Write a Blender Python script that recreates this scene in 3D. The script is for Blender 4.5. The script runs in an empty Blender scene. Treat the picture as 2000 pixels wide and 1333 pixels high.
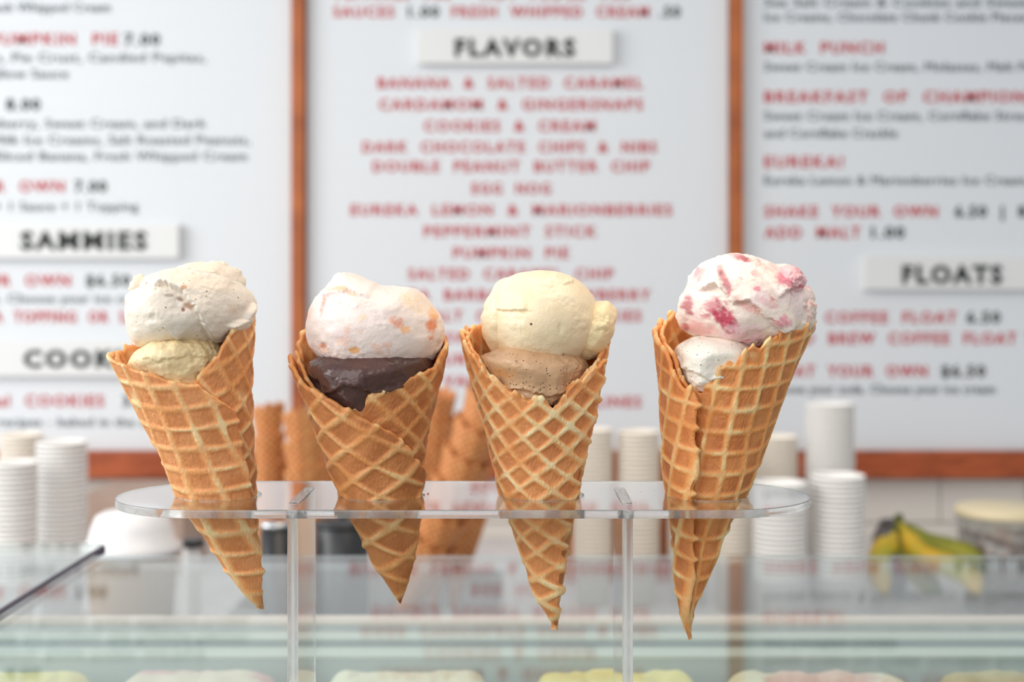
import bpy, bmesh, math, random
import numpy as np
from mathutils import Vector, Matrix

# ------------------------------------------------------------------ camera, world, lights, exposure
F = 2778.0            # focal length in pixels of the 2000 px wide frame (50 mm on 36 mm)
HX, HY = 1000.0, 567.0   # principal column, horizon row
YC = 0.694            # distance of the row of cones
scene = bpy.context.scene
COL = scene.collection
cd = bpy.data.cameras.new('camera'); cam = bpy.data.objects.new('camera', cd); COL.objects.link(cam)
cam.location = (0, 0, 0); cam.rotation_euler = (math.pi/2, 0, 0)
cd.lens = 50.0; cd.sensor_width = 36.0; cd.sensor_fit = 'HORIZONTAL'
cd.shift_y = -(666.5-HY)/2000.0
cd.clip_start = 0.02; cd.clip_end = 60
cd.dof.use_dof = True; cd.dof.focus_distance = 0.672; cd.dof.aperture_fstop = 8.2
scene.camera = cam

w = bpy.data.worlds.new('world'); scene.world = w; w.use_nodes = True
wn = w.node_tree.nodes; wl = w.node_tree.links
bg = wn['Background']; bg.inputs['Color'].default_value = (0.93, 0.965, 1.0, 1); bg.inputs['Strength'].default_value = 0.54

def area(name, loc, target, sx, sy, power, color):
    l = bpy.data.lights.new(name, 'AREA'); l.shape = 'RECTANGLE'; l.size = sx; l.size_y = sy
    l.energy = power; l.color = color
    o = bpy.data.objects.new(name, l); COL.objects.link(o); o.location = loc
    o.rotation_euler = (Vector(target)-Vector(loc)).to_track_quat('-Z', 'Y').to_euler()
    return o
area('window_light_left', (-2.7, 0.9, 0.9), (0.1, 1.6, -0.2), 2.4, 1.8, 76, (1.0, 0.985, 0.96))
area('shop_front_window_light', (-0.9, -1.3, 0.9), (0.0, 0.8, -0.1), 2.2, 1.6, 28, (1.0, 0.985, 0.96))
area('ceiling_panel_light', (0.3, 1.05, 1.35), (0.0, 0.8, 0.0), 1.5, 1.0, 15, (1.0, 0.80, 0.58))

scene.view_settings.view_transform = 'Standard'; scene.view_settings.look = 'None'
scene.view_settings.gamma = 1.0; scene.view_settings.use_curve_mapping = False
scene.view_settings.exposure = 0.0
scene.cycles.max_bounces = 14; scene.cycles.transmission_bounces = 12; scene.cycles.transparent_max_bounces = 24
scene.cycles.glossy_bounces = 6; scene.cycles.diffuse_bounces = 4
scene.cycles.sample_clamp_indirect = 6.0

# ------------------------------------------------------------------ helpers
def P(px, py, Y):
    return Vector(((px-HX)*Y/F, Y, -(py-HY)*Y/F))
def lin(c):
    c = np.asarray(c, float)/255.0
    return tuple(np.where(c <= 0.04045, c/12.92, ((c+0.055)/1.055)**2.4))
def rgba(c): return (*lin(c), 1.0)

def link(o, parent=None):
    COL.objects.link(o)
    if parent is not None: o.parent = parent
    return o
def tag(o, label=None, cat=None, group=None, kind=None):
    if label: o['label'] = label
    if cat: o['category'] = cat
    if group: o['group'] = group
    if kind: o['kind'] = kind
    return o
def thing(name, loc, label, cat, group=None):
    o = bpy.data.objects.new(name, None); o.empty_display_size = 0.01
    COL.objects.link(o); o.location = loc
    return tag(o, label, cat, group)
def mesh_obj(name, me, mat, parent=None, world=True):
    """mesh data given in world coordinates; when parented, shifted to the parent's frame"""
    o = bpy.data.objects.new(name, me)
    if mat is not None:
        me.materials.clear(); me.materials.append(mat)
    link(o, parent)
    if parent is not None and world:
        off = Vector((0, 0, 0)); p = parent
        while p is not None: off += p.location; p = p.parent
        me.transform(Matrix.Translation(-off))
    return o
def smooth(me, v=True):
    me.polygons.foreach_set('use_smooth', [v]*len(me.polygons))
def box_me(x0, x1, y0, y1, z0, z1, bev=0.0, seg=2):
    bm = bmesh.new()
    bmesh.ops.create_cube(bm, size=1.0)
    for v in bm.verts:
        v.co = Vector(((x0+x1)/2+v.co.x*(x1-x0), (y0+y1)/2+v.co.y*(y1-y0), (z0+z1)/2+v.co.z*(z1-z0)))
    if bev > 0:
        bmesh.ops.bevel(bm, geom=bm.edges[:], offset=bev, segments=seg, affect='EDGES', profile=0.7)
    me = bpy.data.meshes.new('box'); bm.to_mesh(me); bm.free()
    return me
def box(name, b, mat, parent=None, bev=0.0, **kw):
    return mesh_obj(name, box_me(*b, bev=bev), mat, parent, **kw)
def lathe_me(prof, segs=32, cx=0, cy=0, cz=0, close=False):
    vs = []; fs = []; n = len(prof)
    for k in range(segs):
        a = 2*math.pi*k/segs; c, s = math.cos(a), math.sin(a)
        for r, z in prof: vs.append((cx+r*c, cy+r*s, cz+z))
    for k in range(segs):
        k2 = (k+1) % segs
        for i in range(n-1 if not close else n):
            i2 = (i+1) % n
            fs.append((k*n+i, k2*n+i, k2*n+i2, k*n+i2))
    me = bpy.data.meshes.new('lathe'); me.from_pydata(vs, [], fs)
    bm = bmesh.new(); bm.from_mesh(me); bmesh.ops.remove_doubles(bm, verts=bm.verts[:], dist=1e-6)
    bmesh.ops.recalc_face_normals(bm, faces=bm.faces[:]); bm.to_mesh(me); bm.free(); smooth(me)
    return me
def grid_me(name, V, faces, attrs=None, colors=None):
    me = bpy.data.meshes.new(name)
    V = np.asarray(V, np.float32); faces = np.asarray(faces, np.int32)
    me.vertices.add(len(V)); me.vertices.foreach_set('co', V.ravel())
    n = len(faces); me.loops.add(n*4); me.loops.foreach_set('vertex_index', faces.ravel())
    me.polygons.add(n); me.polygons.foreach_set('loop_start', np.arange(0, n*4, 4, dtype=np.int32))
    me.polygons.foreach_set('use_smooth', np.ones(n, bool))
    me.update(calc_edges=True); me.validate()
    for k, a in (attrs or {}).items():
        at = me.attributes.new(k, 'FLOAT', 'POINT'); at.data.foreach_set('value', np.asarray(a, np.float32))
    if colors is not None:
        at = me.attributes.new('pigment', 'FLOAT_COLOR', 'POINT')
        c4 = np.ones((len(V), 4), np.float32); c4[:, :3] = colors
        at.data.foreach_set('color', c4.ravel())
    return me

# vectorised gradient-free value noise
def _hash(ix, iy, iz, seed):
    h = (ix.astype(np.int64)*374761393 + iy.astype(np.int64)*668265263 + iz.astype(np.int64)*2147483647 + seed*974634777) & 0xffffffff
    h = ((h ^ (h >> 13))*1274126177) & 0xffffffff
    h = h ^ (h >> 16)
    h = (h*2246822519) & 0xffffffff
    h = h ^ (h >> 15)
    return (h & 0xffff)/32767.5-1.0
def noise(x, y, z, seed=0):
    xi, yi, zi = np.floor(x), np.floor(y), np.floor(z)
    fx, fy, fz = x-xi, y-yi, z-zi
    fx = fx**3*(fx*(fx*6-15)+10); fy = fy**3*(fy*(fy*6-15)+10); fz = fz**3*(fz*(fz*6-15)+10)
    out = 0
    for dx in (0, 1):
        for dy in (0, 1):
            for dz in (0, 1):
                wgt = (fx if dx else 1-fx)*(fy if dy else 1-fy)*(fz if dz else 1-fz)
                out = out+wgt*_hash(xi+dx, yi+dy, zi+dz, seed)
    return out
def fbm(x, y, z, seed=0, oct=3, gain=0.5):
    s = 0; a = 1; f = 1
    for o in range(oct):
        s = s+a*noise(x*f+o*17.3, y*f+o*5.1, z*f-o*9.7, seed+o); a *= gain; f *= 2.03
    return s
def sstep(a, b, x):
    t = np.clip((x-a)/(b-a), 0, 1); return t*t*(3-2*t)

# ------------------------------------------------------------------ materials
def mat(name, color=(200, 200, 200), rough=0.5, metal=0.0, **kw):
    m = bpy.data.materials.new(name); m.use_nodes = True
    b = m.node_tree.nodes['Principled BSDF']
    b.inputs['Base Color'].default_value = rgba(color); b.inputs['Roughness'].default_value = rough
    b.inputs['Metallic'].default_value = metal
    for k, v in kw.items(): b.inputs[k.replace('_', ' ')].default_value = v
    return m
def mottled(name, c1, c2, scale=40, rough=0.5, metal=0.0, bump=0.0, stretch=(1, 1, 1), detail=4, lo=0.35, hi=0.65):
    m = mat(name, c1, rough, metal); nt = m.node_tree; N = nt.nodes; L = nt.links
    tc = N.new('ShaderNodeTexCoord'); mp = N.new('ShaderNodeMapping'); mp.inputs['Scale'].default_value = stretch
    nz = N.new('ShaderNodeTexNoise'); nz.inputs['Scale'].default_value = scale; nz.inputs['Detail'].default_value = detail
    cr = N.new('ShaderNodeValToRGB'); cr.color_ramp.elements[0].position = lo; cr.color_ramp.elements[1].position = hi
    cr.color_ramp.elements[0].color = rgba(c1); cr.color_ramp.elements[1].color = rgba(c2)
    L.new(tc.outputs['Object'], mp.inputs['Vector']); L.new(mp.outputs[0], nz.inputs['Vector'])
    L.new(nz.outputs['Fac'], cr.inputs['Fac']); L.new(cr.outputs[0], N['Principled BSDF'].inputs['Base Color'])
    if bump:
        bp = N.new('ShaderNodeBump'); bp.inputs['Distance'].default_value = bump; bp.inputs['Strength'].default_value = 0.6
        L.new(nz.outputs['Fac'], bp.inputs['Height']); L.new(bp.outputs[0], N['Principled BSDF'].inputs['Normal'])
    return m
def pane_mat(name, tint=(0.93, 0.97, 0.96), ior=1.5, boost=1.0, frost=0.0):
    """thin clear pane: straight-through light plus Fresnel reflection"""
    m = bpy.data.materials.new(name); m.use_nodes = True; nt = m.node_tree; N = nt.nodes; L = nt.links
    N.clear(); out = N.new('ShaderNodeOutputMaterial'); tr = N.new('ShaderNodeBsdfTransparent'); gl = N.new('ShaderNodeBsdfGlossy')
    tr.inputs['Color'].default_value = (*tint, 1); gl.inputs['Roughness'].default_value = 0.01
    fr = N.new('ShaderNodeFresnel'); fr.inputs['IOR'].default_value = ior
    geo = N.new('ShaderNodeNewGeometry'); mr = N.new('ShaderNodeMapRange'); mr.inputs['To Min'].default_value = ior; mr.inputs['To Max'].default_value = 1.0/ior
    L.new(geo.outputs['Backfacing'], mr.inputs['Value']); L.new(mr.outputs[0], fr.inputs['IOR'])   # the node inverts the index on back faces
    mx = N.new('ShaderNodeMixShader'); mt = N.new('ShaderNodeMath'); mt.operation = 'MULTIPLY'; mt.inputs[1].default_value = boost
    mt.use_clamp = True
    L.new(fr.outputs[0], mt.inputs[0]); L.new(mt.outputs[0], mx.inputs[0]); L.new(tr.outputs[0], mx.inputs[1]); L.new(gl.outputs[0], mx.inputs[2])
    if frost:
        df = N.new('ShaderNodeBsdfDiffuse'); df.inputs['Color'].default_value = (0.9, 0.9, 0.9, 1)
        m2 = N.new('ShaderNodeMixShader'); m2.inputs[0].default_value = frost
        L.new(mx.outputs[0], m2.inputs[1]); L.new(df.outputs[0], m2.inputs[2]); L.new(m2.outputs[0], out.inputs[0])
    else:
        L.new(mx.outputs[0], out.inputs[0])
    return m
def acrylic_mat():
    m = bpy.data.materials.new('clear_acrylic'); m.use_nodes = True; nt = m.node_tree; N = nt.nodes; L = nt.links
    b = N['Principled BSDF']; b.inputs['Base Color'].default_value = (0.985, 0.992, 0.995, 1)
    b.inputs['Transmission Weight'].default_value = 1.0; b.inputs['IOR'].default_value = 1.49; b.inputs['Roughness'].default_value = 0.015
    return m
def acrylic_edge_mat(lo=0.08, hi=0.6, sc=(900, 900, 4)):
    m = acrylic_mat(); m.name = 'sawn_acrylic_edge'; nt = m.node_tree; N = nt.nodes; L = nt.links
    b = N['Principled BSDF']; b.inputs['Roughness'].default_value = 0.12
    out = N['Material Output']; mx = N.new('ShaderNodeMixShader'); 
    tc = N.new('ShaderNodeTexCoord'); mp = N.new('ShaderNodeMapping'); mp.inputs['Scale'].default_value = sc; L.new(tc.outputs['Object'], mp.inputs['Vector'])
    nz = N.new('ShaderNodeTexNoise'); nz.inputs['Scale'].default_value = 1.0; nz.inputs['Detail'].default_value = 1; L.new(mp.outputs[0], nz.inputs['Vector'])
    rg = N.new('ShaderNodeMapRange'); rg.inputs['From Min'].default_value = 0.42; rg.inputs['From Max'].default_value = 0.62; rg.inputs['To Min'].default_value = lo; rg.inputs['To Max'].default_value = hi
    L.new(nz.outputs['Fac'], rg.inputs['Value']); L.new(rg.outputs[0], mx.inputs[0])
    df = N.new('ShaderNodeBsdfDiffuse'); df.inputs['Color'].default_value = (0.96, 0.97, 0.98, 1)
    tl = N.new('ShaderNodeBsdfTranslucent'); tl.inputs['Color'].default_value = (0.96, 0.97, 0.98, 1)
    m2 = N.new('ShaderNodeMixShader'); m2.inputs[0].default_value = 0.4
    L.new(df.outputs[0], m2.inputs[1]); L.new(tl.outputs[0], m2.inputs[2])
    L.new(b.outputs[0], mx.inputs[1]); L.new(m2.outputs[0], mx.inputs[2]); L.new(mx.outputs[0], out.inputs[0])
    return m
def waffle_mat(name, pit, dark, ridge, pale, bump=1.0):
    m = mat(name, pit, 0.55); nt = m.node_tree; N = nt.nodes; L = nt.links; b = N['Principled BSDF']
    b.inputs['Subsurface Weight'].default_value = 0.22; b.inputs['Subsurface Radius'].default_value = (0.004, 0.002, 0.001)
    b.inputs['Subsurface Scale'].default_value = 1.0
    tc = N.new('ShaderNodeTexCoord')
    at = N.new('ShaderNodeAttribute'); at.attribute_name = 'ridge'
    def nz(scale, det=3):
        n = N.new('ShaderNodeTexNoise'); n.inputs['Scale'].default_value = scale; n.inputs['Detail'].default_value = det
        L.new(tc.outputs['Object'], n.inputs['Vector']); return n.outputs['Fac']
    def mix(fac, a, c, clamp=True):
        x = N.new('ShaderNodeMix'); x.data_type = 'RGBA'
        if isinstance(fac, (int, float)): x.inputs[0].default_value = fac
        else: L.new(fac, x.inputs[0])
        for s, v in ((6, a), (7, c)):
            if isinstance(v, tuple): x.inputs[s].default_value = v
            else: L.new(v, x.inputs[s])
        return x.outputs[2]
    def ramp(f, a, c):
        r = N.new('ShaderNodeMapRange'); r.interpolation_type = 'SMOOTHSTEP'
        r.inputs['From Min'].default_value = a; r.inputs['From Max'].default_value = c; L.new(f, r.inputs['Value']); return r.outputs[0]
    def math_(op, a, c):
        r = N.new('ShaderNodeMath'); r.operation = op
        for s, v in ((0, a), (1, c)):
            if isinstance(v, (int, float)): r.inputs[s].default_value = v
            else: L.new(v, r.inputs[s])
        return r.outputs[0]
    base = mix(ramp(nz(70, 4), 0.38, 0.66), rgba(pit), rgba(dark))
    rid = mix(ramp(nz(110, 3), 0.46, 0.70), rgba(ridge), rgba(pale))
    base = mix(ramp(at.outputs['Fac'], 0.02, 0.45), base, rgba(tuple(min(255, int(v*k)) for v, k in zip(pit, (1.05, 1.05, 0.98)))))
    f = math_('ADD', at.outputs['Fac'], math_('MULTIPLY', math_('SUBTRACT', nz(260, 3), 0.5), 0.55))
    f = ramp(f, 0.42, 0.98)
    col = mix(f, base, rid)
    # pale under-baked patches
    col = mix(math_('MULTIPLY', ramp(nz(48, 2), 0.64, 0.74), 0.55), col, rgba(pale))
    # tiny toasted pores
    vo = N.new('ShaderNodeTexVoronoi'); vo.inputs['Scale'].default_value = 620; L.new(tc.outputs['Object'], vo.inputs['Vector'])
    pores = math_('MULTIPLY', math_('SUBTRACT', 1.0, ramp(vo.outputs['Distance'], 0.05, 0.28)), ramp(nz(160, 2), 0.5, 0.7))
    col = mix(math_('MULTIPLY', pores, 0.5), col, rgba((150, 88, 42)))
    L.new(col, b.inputs['Base Color'])
    bp = N.new('ShaderNodeBump'); bp.inputs['Distance'].default_value = 0.0002*bump; bp.inputs['Strength'].default_value = 0.7
    h = math_('SUBTRACT', nz(900, 4), math_('MULTIPLY', pores, 0.8))
    L.new(h, bp.inputs['Height']); L.new(bp.outputs[0], b.inputs['Normal'])
    return m
def icecream_mat(name, rough=0.42, specks=0.0, speck_col=(60, 40, 30), bump=0.0003, scale=1000, sss=0.14, spscale=420):
    m = mat(name, (240, 230, 215), rough); nt = m.node_tree; N = nt.nodes; L = nt.links; b = N['Principled BSDF']
    b.inputs['Subsurface Weight'].default_value = sss; b.inputs['Subsurface Radius'].default_value = (0.006, 0.0045, 0.0035)
    b.inputs['Subsurface Scale'].default_value = 1.0
    at = N.new('ShaderNodeAttribute'); at.attribute_name = 'pigment'; col = at.outputs['Color']
    tc = N.new('ShaderNodeTexCoord')
    if specks > 0:
        vo = N.new('ShaderNodeTexVoronoi'); vo.inputs['Scale'].default_value = spscale; L.new(tc.outputs['Object'], vo.inputs['Vector'])
        sp = N.new('ShaderNodeSeparateColor'); L.new(vo.outputs['Color'], sp.inputs[0])
        g = N.new('ShaderNodeMath'); g.operation = 'GREATER_THAN'; g.inputs[1].default_value = 1-specks; L.new(sp.outputs[0], g.inputs[0])
        r = N.new('ShaderNodeMath'); r.operation = 'LESS_THAN'; r.inputs[1].default_value = 0.2; L.new(vo.outputs['Distance'], r.inputs[0])
        q = N.new('ShaderNodeMath'); q.operation = 'MULTIPLY'; L.new(g.outputs[0], q.inputs[0]); L.new(r.outputs[0], q.inputs[1])
        x = N.new('ShaderNodeMix'); x.data_type = 'RGBA'; L.new(q.outputs[0], x.inputs[0]); L.new(col, x.inputs[6]); x.inputs[7].default_value = rgba(speck_col)
        col = x.outputs[2]
    L.new(col, b.inputs['Base Color'])
    nz = N.new('ShaderNodeTexNoise'); nz.inputs['Scale'].default_value = scale; nz.inputs['Detail'].default_value = 4; L.new(tc.outputs['Object'], nz.inputs['Vector'])
    bp = N.new('ShaderNodeBump'); bp.inputs['Distance'].default_value = bump; bp.inputs['Strength'].default_value = 0.8
    L.new(nz.outputs['Fac'], bp.inputs['Height']); L.new(bp.outputs[0], b.inputs['Normal'])
    return m

M = {}
M['board'] = mat('letterboard_white', (222, 227, 232), 0.6)
M['plaque'] = mat('plaque_white', (226, 228, 228), 0.45)
M['wood'] = mottled('oiled_wood', (150, 76, 34), (186, 104, 50), 9, 0.5, stretch=(1, 1, 1.0))
M['wood_rail'] = mottled('oiled_wood_rail', (146, 66, 30), (178, 88, 44), 14, 0.5, stretch=(1, 1, 6))
M['red'] = mat('red_letters', (196, 44, 56), 0.6)
M['black'] = mat('black_letters', (38, 46, 46), 0.6)
M['grey'] = mat('grey_letters', (96, 106, 112), 0.6)
M['tile'] = mat('glazed_tile', (226, 222, 214), 0.3)
M['grout'] = mat('grout', (176, 172, 166), 0.9)
M['wallpaint'] = mat('white_wall_paint', (228, 229, 228), 0.8)
M['floor'] = mottled('concrete_floor', (120, 118, 114), (150, 147, 142), 3, 0.6)
M['acrylic'] = acrylic_mat()
M['acrylic_edge'] = acrylic_edge_mat()
M['shelf_edge'] = acrylic_edge_mat(0.16, 0.34, (60, 60, 60))
M['pane'] = pane_mat('case_glass')
M['pane_green'] = pane_mat('case_front_glass', (0.86, 0.94, 0.92))
M['steel'] = mottled('brushed_steel', (176, 180, 182), (198, 202, 203), 60, 0.35, 0.55)
M['rail_metal'] = mat('satin_aluminium_rail', (246, 226, 216), 0.35, 0.1)
M['light_metal'] = mat('pale_anodised_rail', (222, 232, 228), 0.4, 0.2)
M['case_in'] = mat('case_liner_grey_green', (128, 148, 148), 0.5)
M['case_liner2'] = mat('case_liner_pale_green', (176, 192, 188), 0.5)
M['gasket'] = mat('dark_gasket', (62, 56, 74), 0.6)
M['counter'] = mottled('stone_counter', (214, 212, 214), (226, 225, 227), 20, 0.35)
M['cup_white'] = mat('white_paper_cup', (248, 247, 245), 0.55)
M['cup_cream'] = mat('cream_paper_cup', (248, 240, 228), 0.6)
M['kraft'] = mat('kraft_paper', (178, 140, 100), 0.7)
M['carton'] = mottled('carton', (180, 158, 144), (164, 140, 126), 12, 0.8)
M['dark_plastic'] = mat('black_plastic', (40, 42, 46), 0.35)
M['chrome'] = mat('chrome', (210, 212, 215), 0.15, 1.0)
M['white_plastic'] = mat('white_plastic', (238, 238, 240), 0.35)
M['banana'] = mottled('banana_skin', (222, 178, 40), (170, 168, 48), 18, 0.5)
M['banana_green'] = mottled('green_banana_skin', (122, 128, 30), (150, 148, 40), 18, 0.5)
M['stem'] = mat('banana_stem', (88, 92, 30), 0.7)
M['lid_cream'] = mat('cream_lid', (226, 212, 176), 0.4)
M['nuts'] = mottled('candied_nuts', (120, 72, 44), (176, 120, 80), 60, 0.6)
M['deli'] = pane_mat('clear_plastic', (0.9, 0.9, 0.88), frost=0.10)
M['waffle1'] = waffle_mat('waffle_golden', (228, 156, 100), (212, 136, 80), (240, 188, 132), (250, 226, 172))
M['waffle2'] = waffle_mat('waffle_brown', (206, 136, 80), (186, 114, 62), (226, 170, 112), (240, 204, 146))
M['waffle3'] = waffle_mat('waffle_amber', (224, 150, 92), (206, 128, 74), (244, 204, 148), (250, 230, 182))
M['waffle4'] = waffle_mat('waffle_deep_gold', (224, 146, 84), (204, 122, 66), (242, 192, 130), (250, 224, 166))
M['waffle_far'] = waffle_mat('waffle_background', (188, 116, 66), (160, 88, 46), (226, 158, 98), (234, 178, 116))

# ------------------------------------------------------------------ the setting
YB = 3.0                                      # face of the menu boards
floor = box('floor', (-3.0, 3.6, -2.6, 3.3, -1.40, -1.35), M['floor']); floor['kind'] = 'structure'
wall = box('wall_back', (-3.0, 3.6, YB+0.055, YB+0.2, -1.35, 2.2), M['wallpaint']); wall['kind'] = 'structure'
grout = box('grout_bed', (-1.55, 1.55, YB+0.049, YB+0.055, -0.70, -0.36), M['grout'], wall)
tw, th = 170*YB/F, 88*YB/F
tile_me = box_me(-tw/2+0.0014, tw/2-0.0014, -0.008, 0.0, -th/2+0.0014, th/2-0.0014, bev=0.0012, seg=1)
tile_me.materials.append(M['tile'])
for r in range(4):
    zc = -(984+88*(r-1)-HY)*YB/F
    jx = 1765 if r % 2 == 0 else 1848
    for k in range(-11, 5):
        xc = (jx+170*(k+0.5)-HX)*YB/F
        if abs(xc) > 1.45: continue
        t = bpy.data.objects.new('tile', tile_me); link(t, wall); t.location = (xc, YB+0.049, zc)

# back counter
bc = thing('back_counter', (0, 2.5, -1.35), 'long pale stone topped counter against the tiled wall, behind the display case', 'counter')
ZC = -0.53
box('countertop', (-1.9, 1.9, 1.95, YB+0.038, ZC-0.03, ZC), M['counter'], bc, bev=0.003)
box('cabinet_body', (-1.88, 1.88, 2.0, YB+0.03, -1.35, ZC-0.03), M['white_plastic'], bc)

# ------------------------------------------------------------------ menu boards
dg = None
def text_mesh(s, x0, x1, yc, cap, bold, depth, Y, track=1.15, capless=False):
    """s set so that it spans x0..x1 in the photo, capitals of height cap centred on row yc, on the plane Y"""
    cu = bpy.data.curves.new('t', 'FONT'); cu.body = s; cu.size = 1.0; cu.space_character = track
    cu.extrude = 0.02; cu.offset = bold; cu.resolution_u = 2
    o = bpy.data.objects.new('t', cu); COL.objects.link(o)
    bpy.context.view_layer.update()
    me = bpy.data.meshes.new_from_object(o.evaluated_get(bpy.context.evaluated_depsgraph_get()))
    bpy.data.objects.remove(o); bpy.data.curves.remove(cu)
    n = len(me.vertices); co = np.empty(n*3); me.vertices.foreach_get('co', co); co = co.reshape(-1, 3)
    a, b_ = co[:, 0].min(), co[:, 0].max()
    W = (x1-x0)*Y/F; sx = W/(b_-a)
    sz = cap*Y/F/0.70
    out = np.empty_like(co)
    out[:, 0] = (x0-HX)*Y/F+(co[:, 0]-a)*sx
    out[:, 2] = -(yc+cap/2-HY)*Y/F+co[:, 1]*sz
    out[:, 1] = Y-depth/2-co[:, 2]/0.02*depth/2
    me.vertices.foreach_set('co', out.ravel()); me.update()
    return me

def split_words(me, Y, gap):
    n = len(me.vertices); co = np.empty(n*3); me.vertices.foreach_get('co', co); co = co.reshape(-1, 3)
    xs = np.sort(co[:, 0]); cuts = [(xs[i]+xs[i+1])/2 for i in np.nonzero(np.diff(xs) > gap)[0]]
    if not cuts: return [me]
    pl = [tuple(p.vertices) for p in me.polygons]; wd = [int(np.searchsorted(cuts, co[list(p), 0].mean())) for p in pl]; out = []
    for k in range(len(cuts)+1):
        fs = [p for p, w_ in zip(pl, wd) if w_ == k]; ids = sorted({v for p in fs for v in p}); mp = {v: i for i, v in enumerate(ids)}
        m = bpy.data.meshes.new('word'); m.from_pydata([tuple(co[v]) for v in ids], [], [tuple(mp[v] for v in p) for p in fs]); out.append(m)
    return out
def menu_board(xa, xb, label, lines, plaques):
    root = thing('menu_board', P((xa+xb)/2, 880, YB+0.02), label, 'menu board')
    top = -260; pitch = 41.4; y = 880.0
    back = box('backing_panel', (P(xa, 0, YB).x, P(xb, 0, YB).x, YB+0.012, YB+0.03, P(0, 880, YB).z, P(0, top, YB).z), M['board'], root)
    me0 = box_me(P(xa, 0, YB).x+0.002, P(xb, 0, YB).x-0.002, 0.0, 0.012, 0.0, pitch*YB/F, bev=0.0003, seg=1)
    me0.transform(Matrix.Translation((-root.location.x, 0, 0)))
    me0.materials.append(M['board'])
    while y > top+pitch:
        s = bpy.data.objects.new('letter_strip', me0); link(s, root)
        s.location = (0, YB-root.location.y, P(0, y, YB).z-root.location.z); y -= pitch
    for (s, x0, x1, yc, cap, col) in lines:
        bold = {'red': 0.014, 'black': 0.022, 'grey': 0.0}[col]
        s = s.replace(' ', '  ') if col != 'grey' else s
        me = text_mesh(s, x0, x1, yc, cap, bold, 0.0022, YB, 1.22 if col != 'grey' else 1.05)
        for m_ in split_words(me, YB, (9.0 if col != 'grey' else 4.2)*YB/F):
            o = mesh_obj('lettering', m_, M[col], root)
            o['label'] = {'red': 'red capital letters', 'black': 'black price figures', 'grey': 'small grey letters'}[col]
    for (s, px0, px1, py0, py1, tx0, tx1, tc, cap) in plaques:
        a, b = P(px0, py1, YB), P(px1, py0, YB)
        pq = box('heading_plaque', (a.x, b.x, YB-0.022, YB, a.z, b.z), M['plaque'], root, bev=0.001)
        pq['label'] = 'raised white heading plaque'
        me = text_mesh(s, tx0, tx1, tc, cap, 0.036, 0.003, YB-0.022, 1.25)
        mesh_obj('heading_letters', me, M['black'], pq)['label'] = 'bold black heading letters'
    return root
R, K, G = 'red', 'black', 'grey'
menu_board(-330, 571, 'white letter board left of the left wooden strip, with the SAMMIES and COOKIES headings', [
    ('Sauce, Fresh Whipped Cream', -110, 215, 14, 18, G), ('PUMPKIN PIE', -18, 230, 76, 22, R), ('7.00', 243, 312, 77, 22, K),
    ('Pumpkin Ice Cream, Pie Crust, Candied Pepitas,', -270, 402, 112, 18, G), ('Marshmallow Sauce', -120, 133, 144, 18, G),
    ('BANANA SPLIT', -290, -20, 204, 22, R), ('8.00', 12, 78, 204, 22, K), ('Strawberry, Sweet Cream, and Dark', -75, 402, 241, 18, G),
    ('Chocolate & Milk Ice Creams, Salt Roasted Peanuts,', -190, 488, 273, 18, G), ('Pineapple, Sliced Banana, Fresh Whipped Cream', -150, 482, 305, 18, G),
    ('BUILD YOUR OWN', -215, 125, 364, 22, R), ('7.00', 146, 208, 364, 22, K), ('2 Scoops + 1 Sauce + 1 Topping', -135, 270, 403, 18, G),
    ('BUILD YOUR OWN', -205, 137, 548, 22, R), ('$6.50', 168, 254, 548, 22, K), ('Two cookies. Choose your ice cream', -160, 300, 583, 18, G),
    ('ADD A TOPPING OR SAUCE', -95, 320, 619, 22, R), ('Local COOKIES', -60, 203, 783, 22, R), ('3.00', 240, 300, 783, 22, K),
    ('Family recipes - baked in the shop', -90, 330, 824, 18, G)],
    [('SAMMIES', -75, 353, 439, 505, 40, 287, 470, 34), ('COOKIES', -75, 405, 666, 734, 46, 300, 701, 33)])
menu_board(598, 1424, 'white letter board between the two wooden strips, headed FLAVORS', [
    ('TOPPINGS 1.00', 650, 880, -12, 22, R), ('HOT FUDGE 1.00', 940, 1230, -12, 22, R),
    ('SAUCES', 651, 770, 23, 21, R), ('1.00', 797, 857, 23, 21, K), ('FRESH WHIPPED CREAM', 882, 1267, 23, 21, R), ('.50', 1288, 1328, 23, 21, K),
    ('BANANA & SALTED CARAMEL', 738, 1255, 162, 21, R), ('CARDAMOM & GINGERSNAPS', 740, 1255, 204, 21, R), ('COOKIES & CREAM', 828, 1162, 246, 21, R),
    ('DARK CHOCOLATE CHIPS & NIBS', 708, 1282, 287, 21, R), ('DOUBLE PEANUT BUTTER CHIP', 728, 1269, 325, 21, R), ('EGG NOG', 922, 1075, 368, 21, R),
    ('EUREKA LEMON & MARIONBERRIES', 685, 1312, 410, 21, R), ('PEPPERMINT STICK', 828, 1165, 452, 21, R), ('PUMPKIN PIE', 885, 1110, 494, 21, R),
    ('SALTED CARAMEL CHIP', 797, 1198, 535, 21, R), ('SANTA BARBARA STRAWBERRY', 728, 1270, 576, 21, R), ('SEA SALT CREAM & COOKIES', 748, 1252, 617, 21, R),
    ('SWEET CREAM', 868, 1128, 660, 21, R), ('TURKISH COFFEE', 840, 1156, 702, 21, R), ('VANILLA BEAN', 866, 1130, 744, 21, R), ('WHISKEY & PECAN PRALINES', 728, 1252, 785, 21, R)],
    [('FLAVORS', 818, 1195, 60, 127, 888, 1123, 93, 33)])
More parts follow.
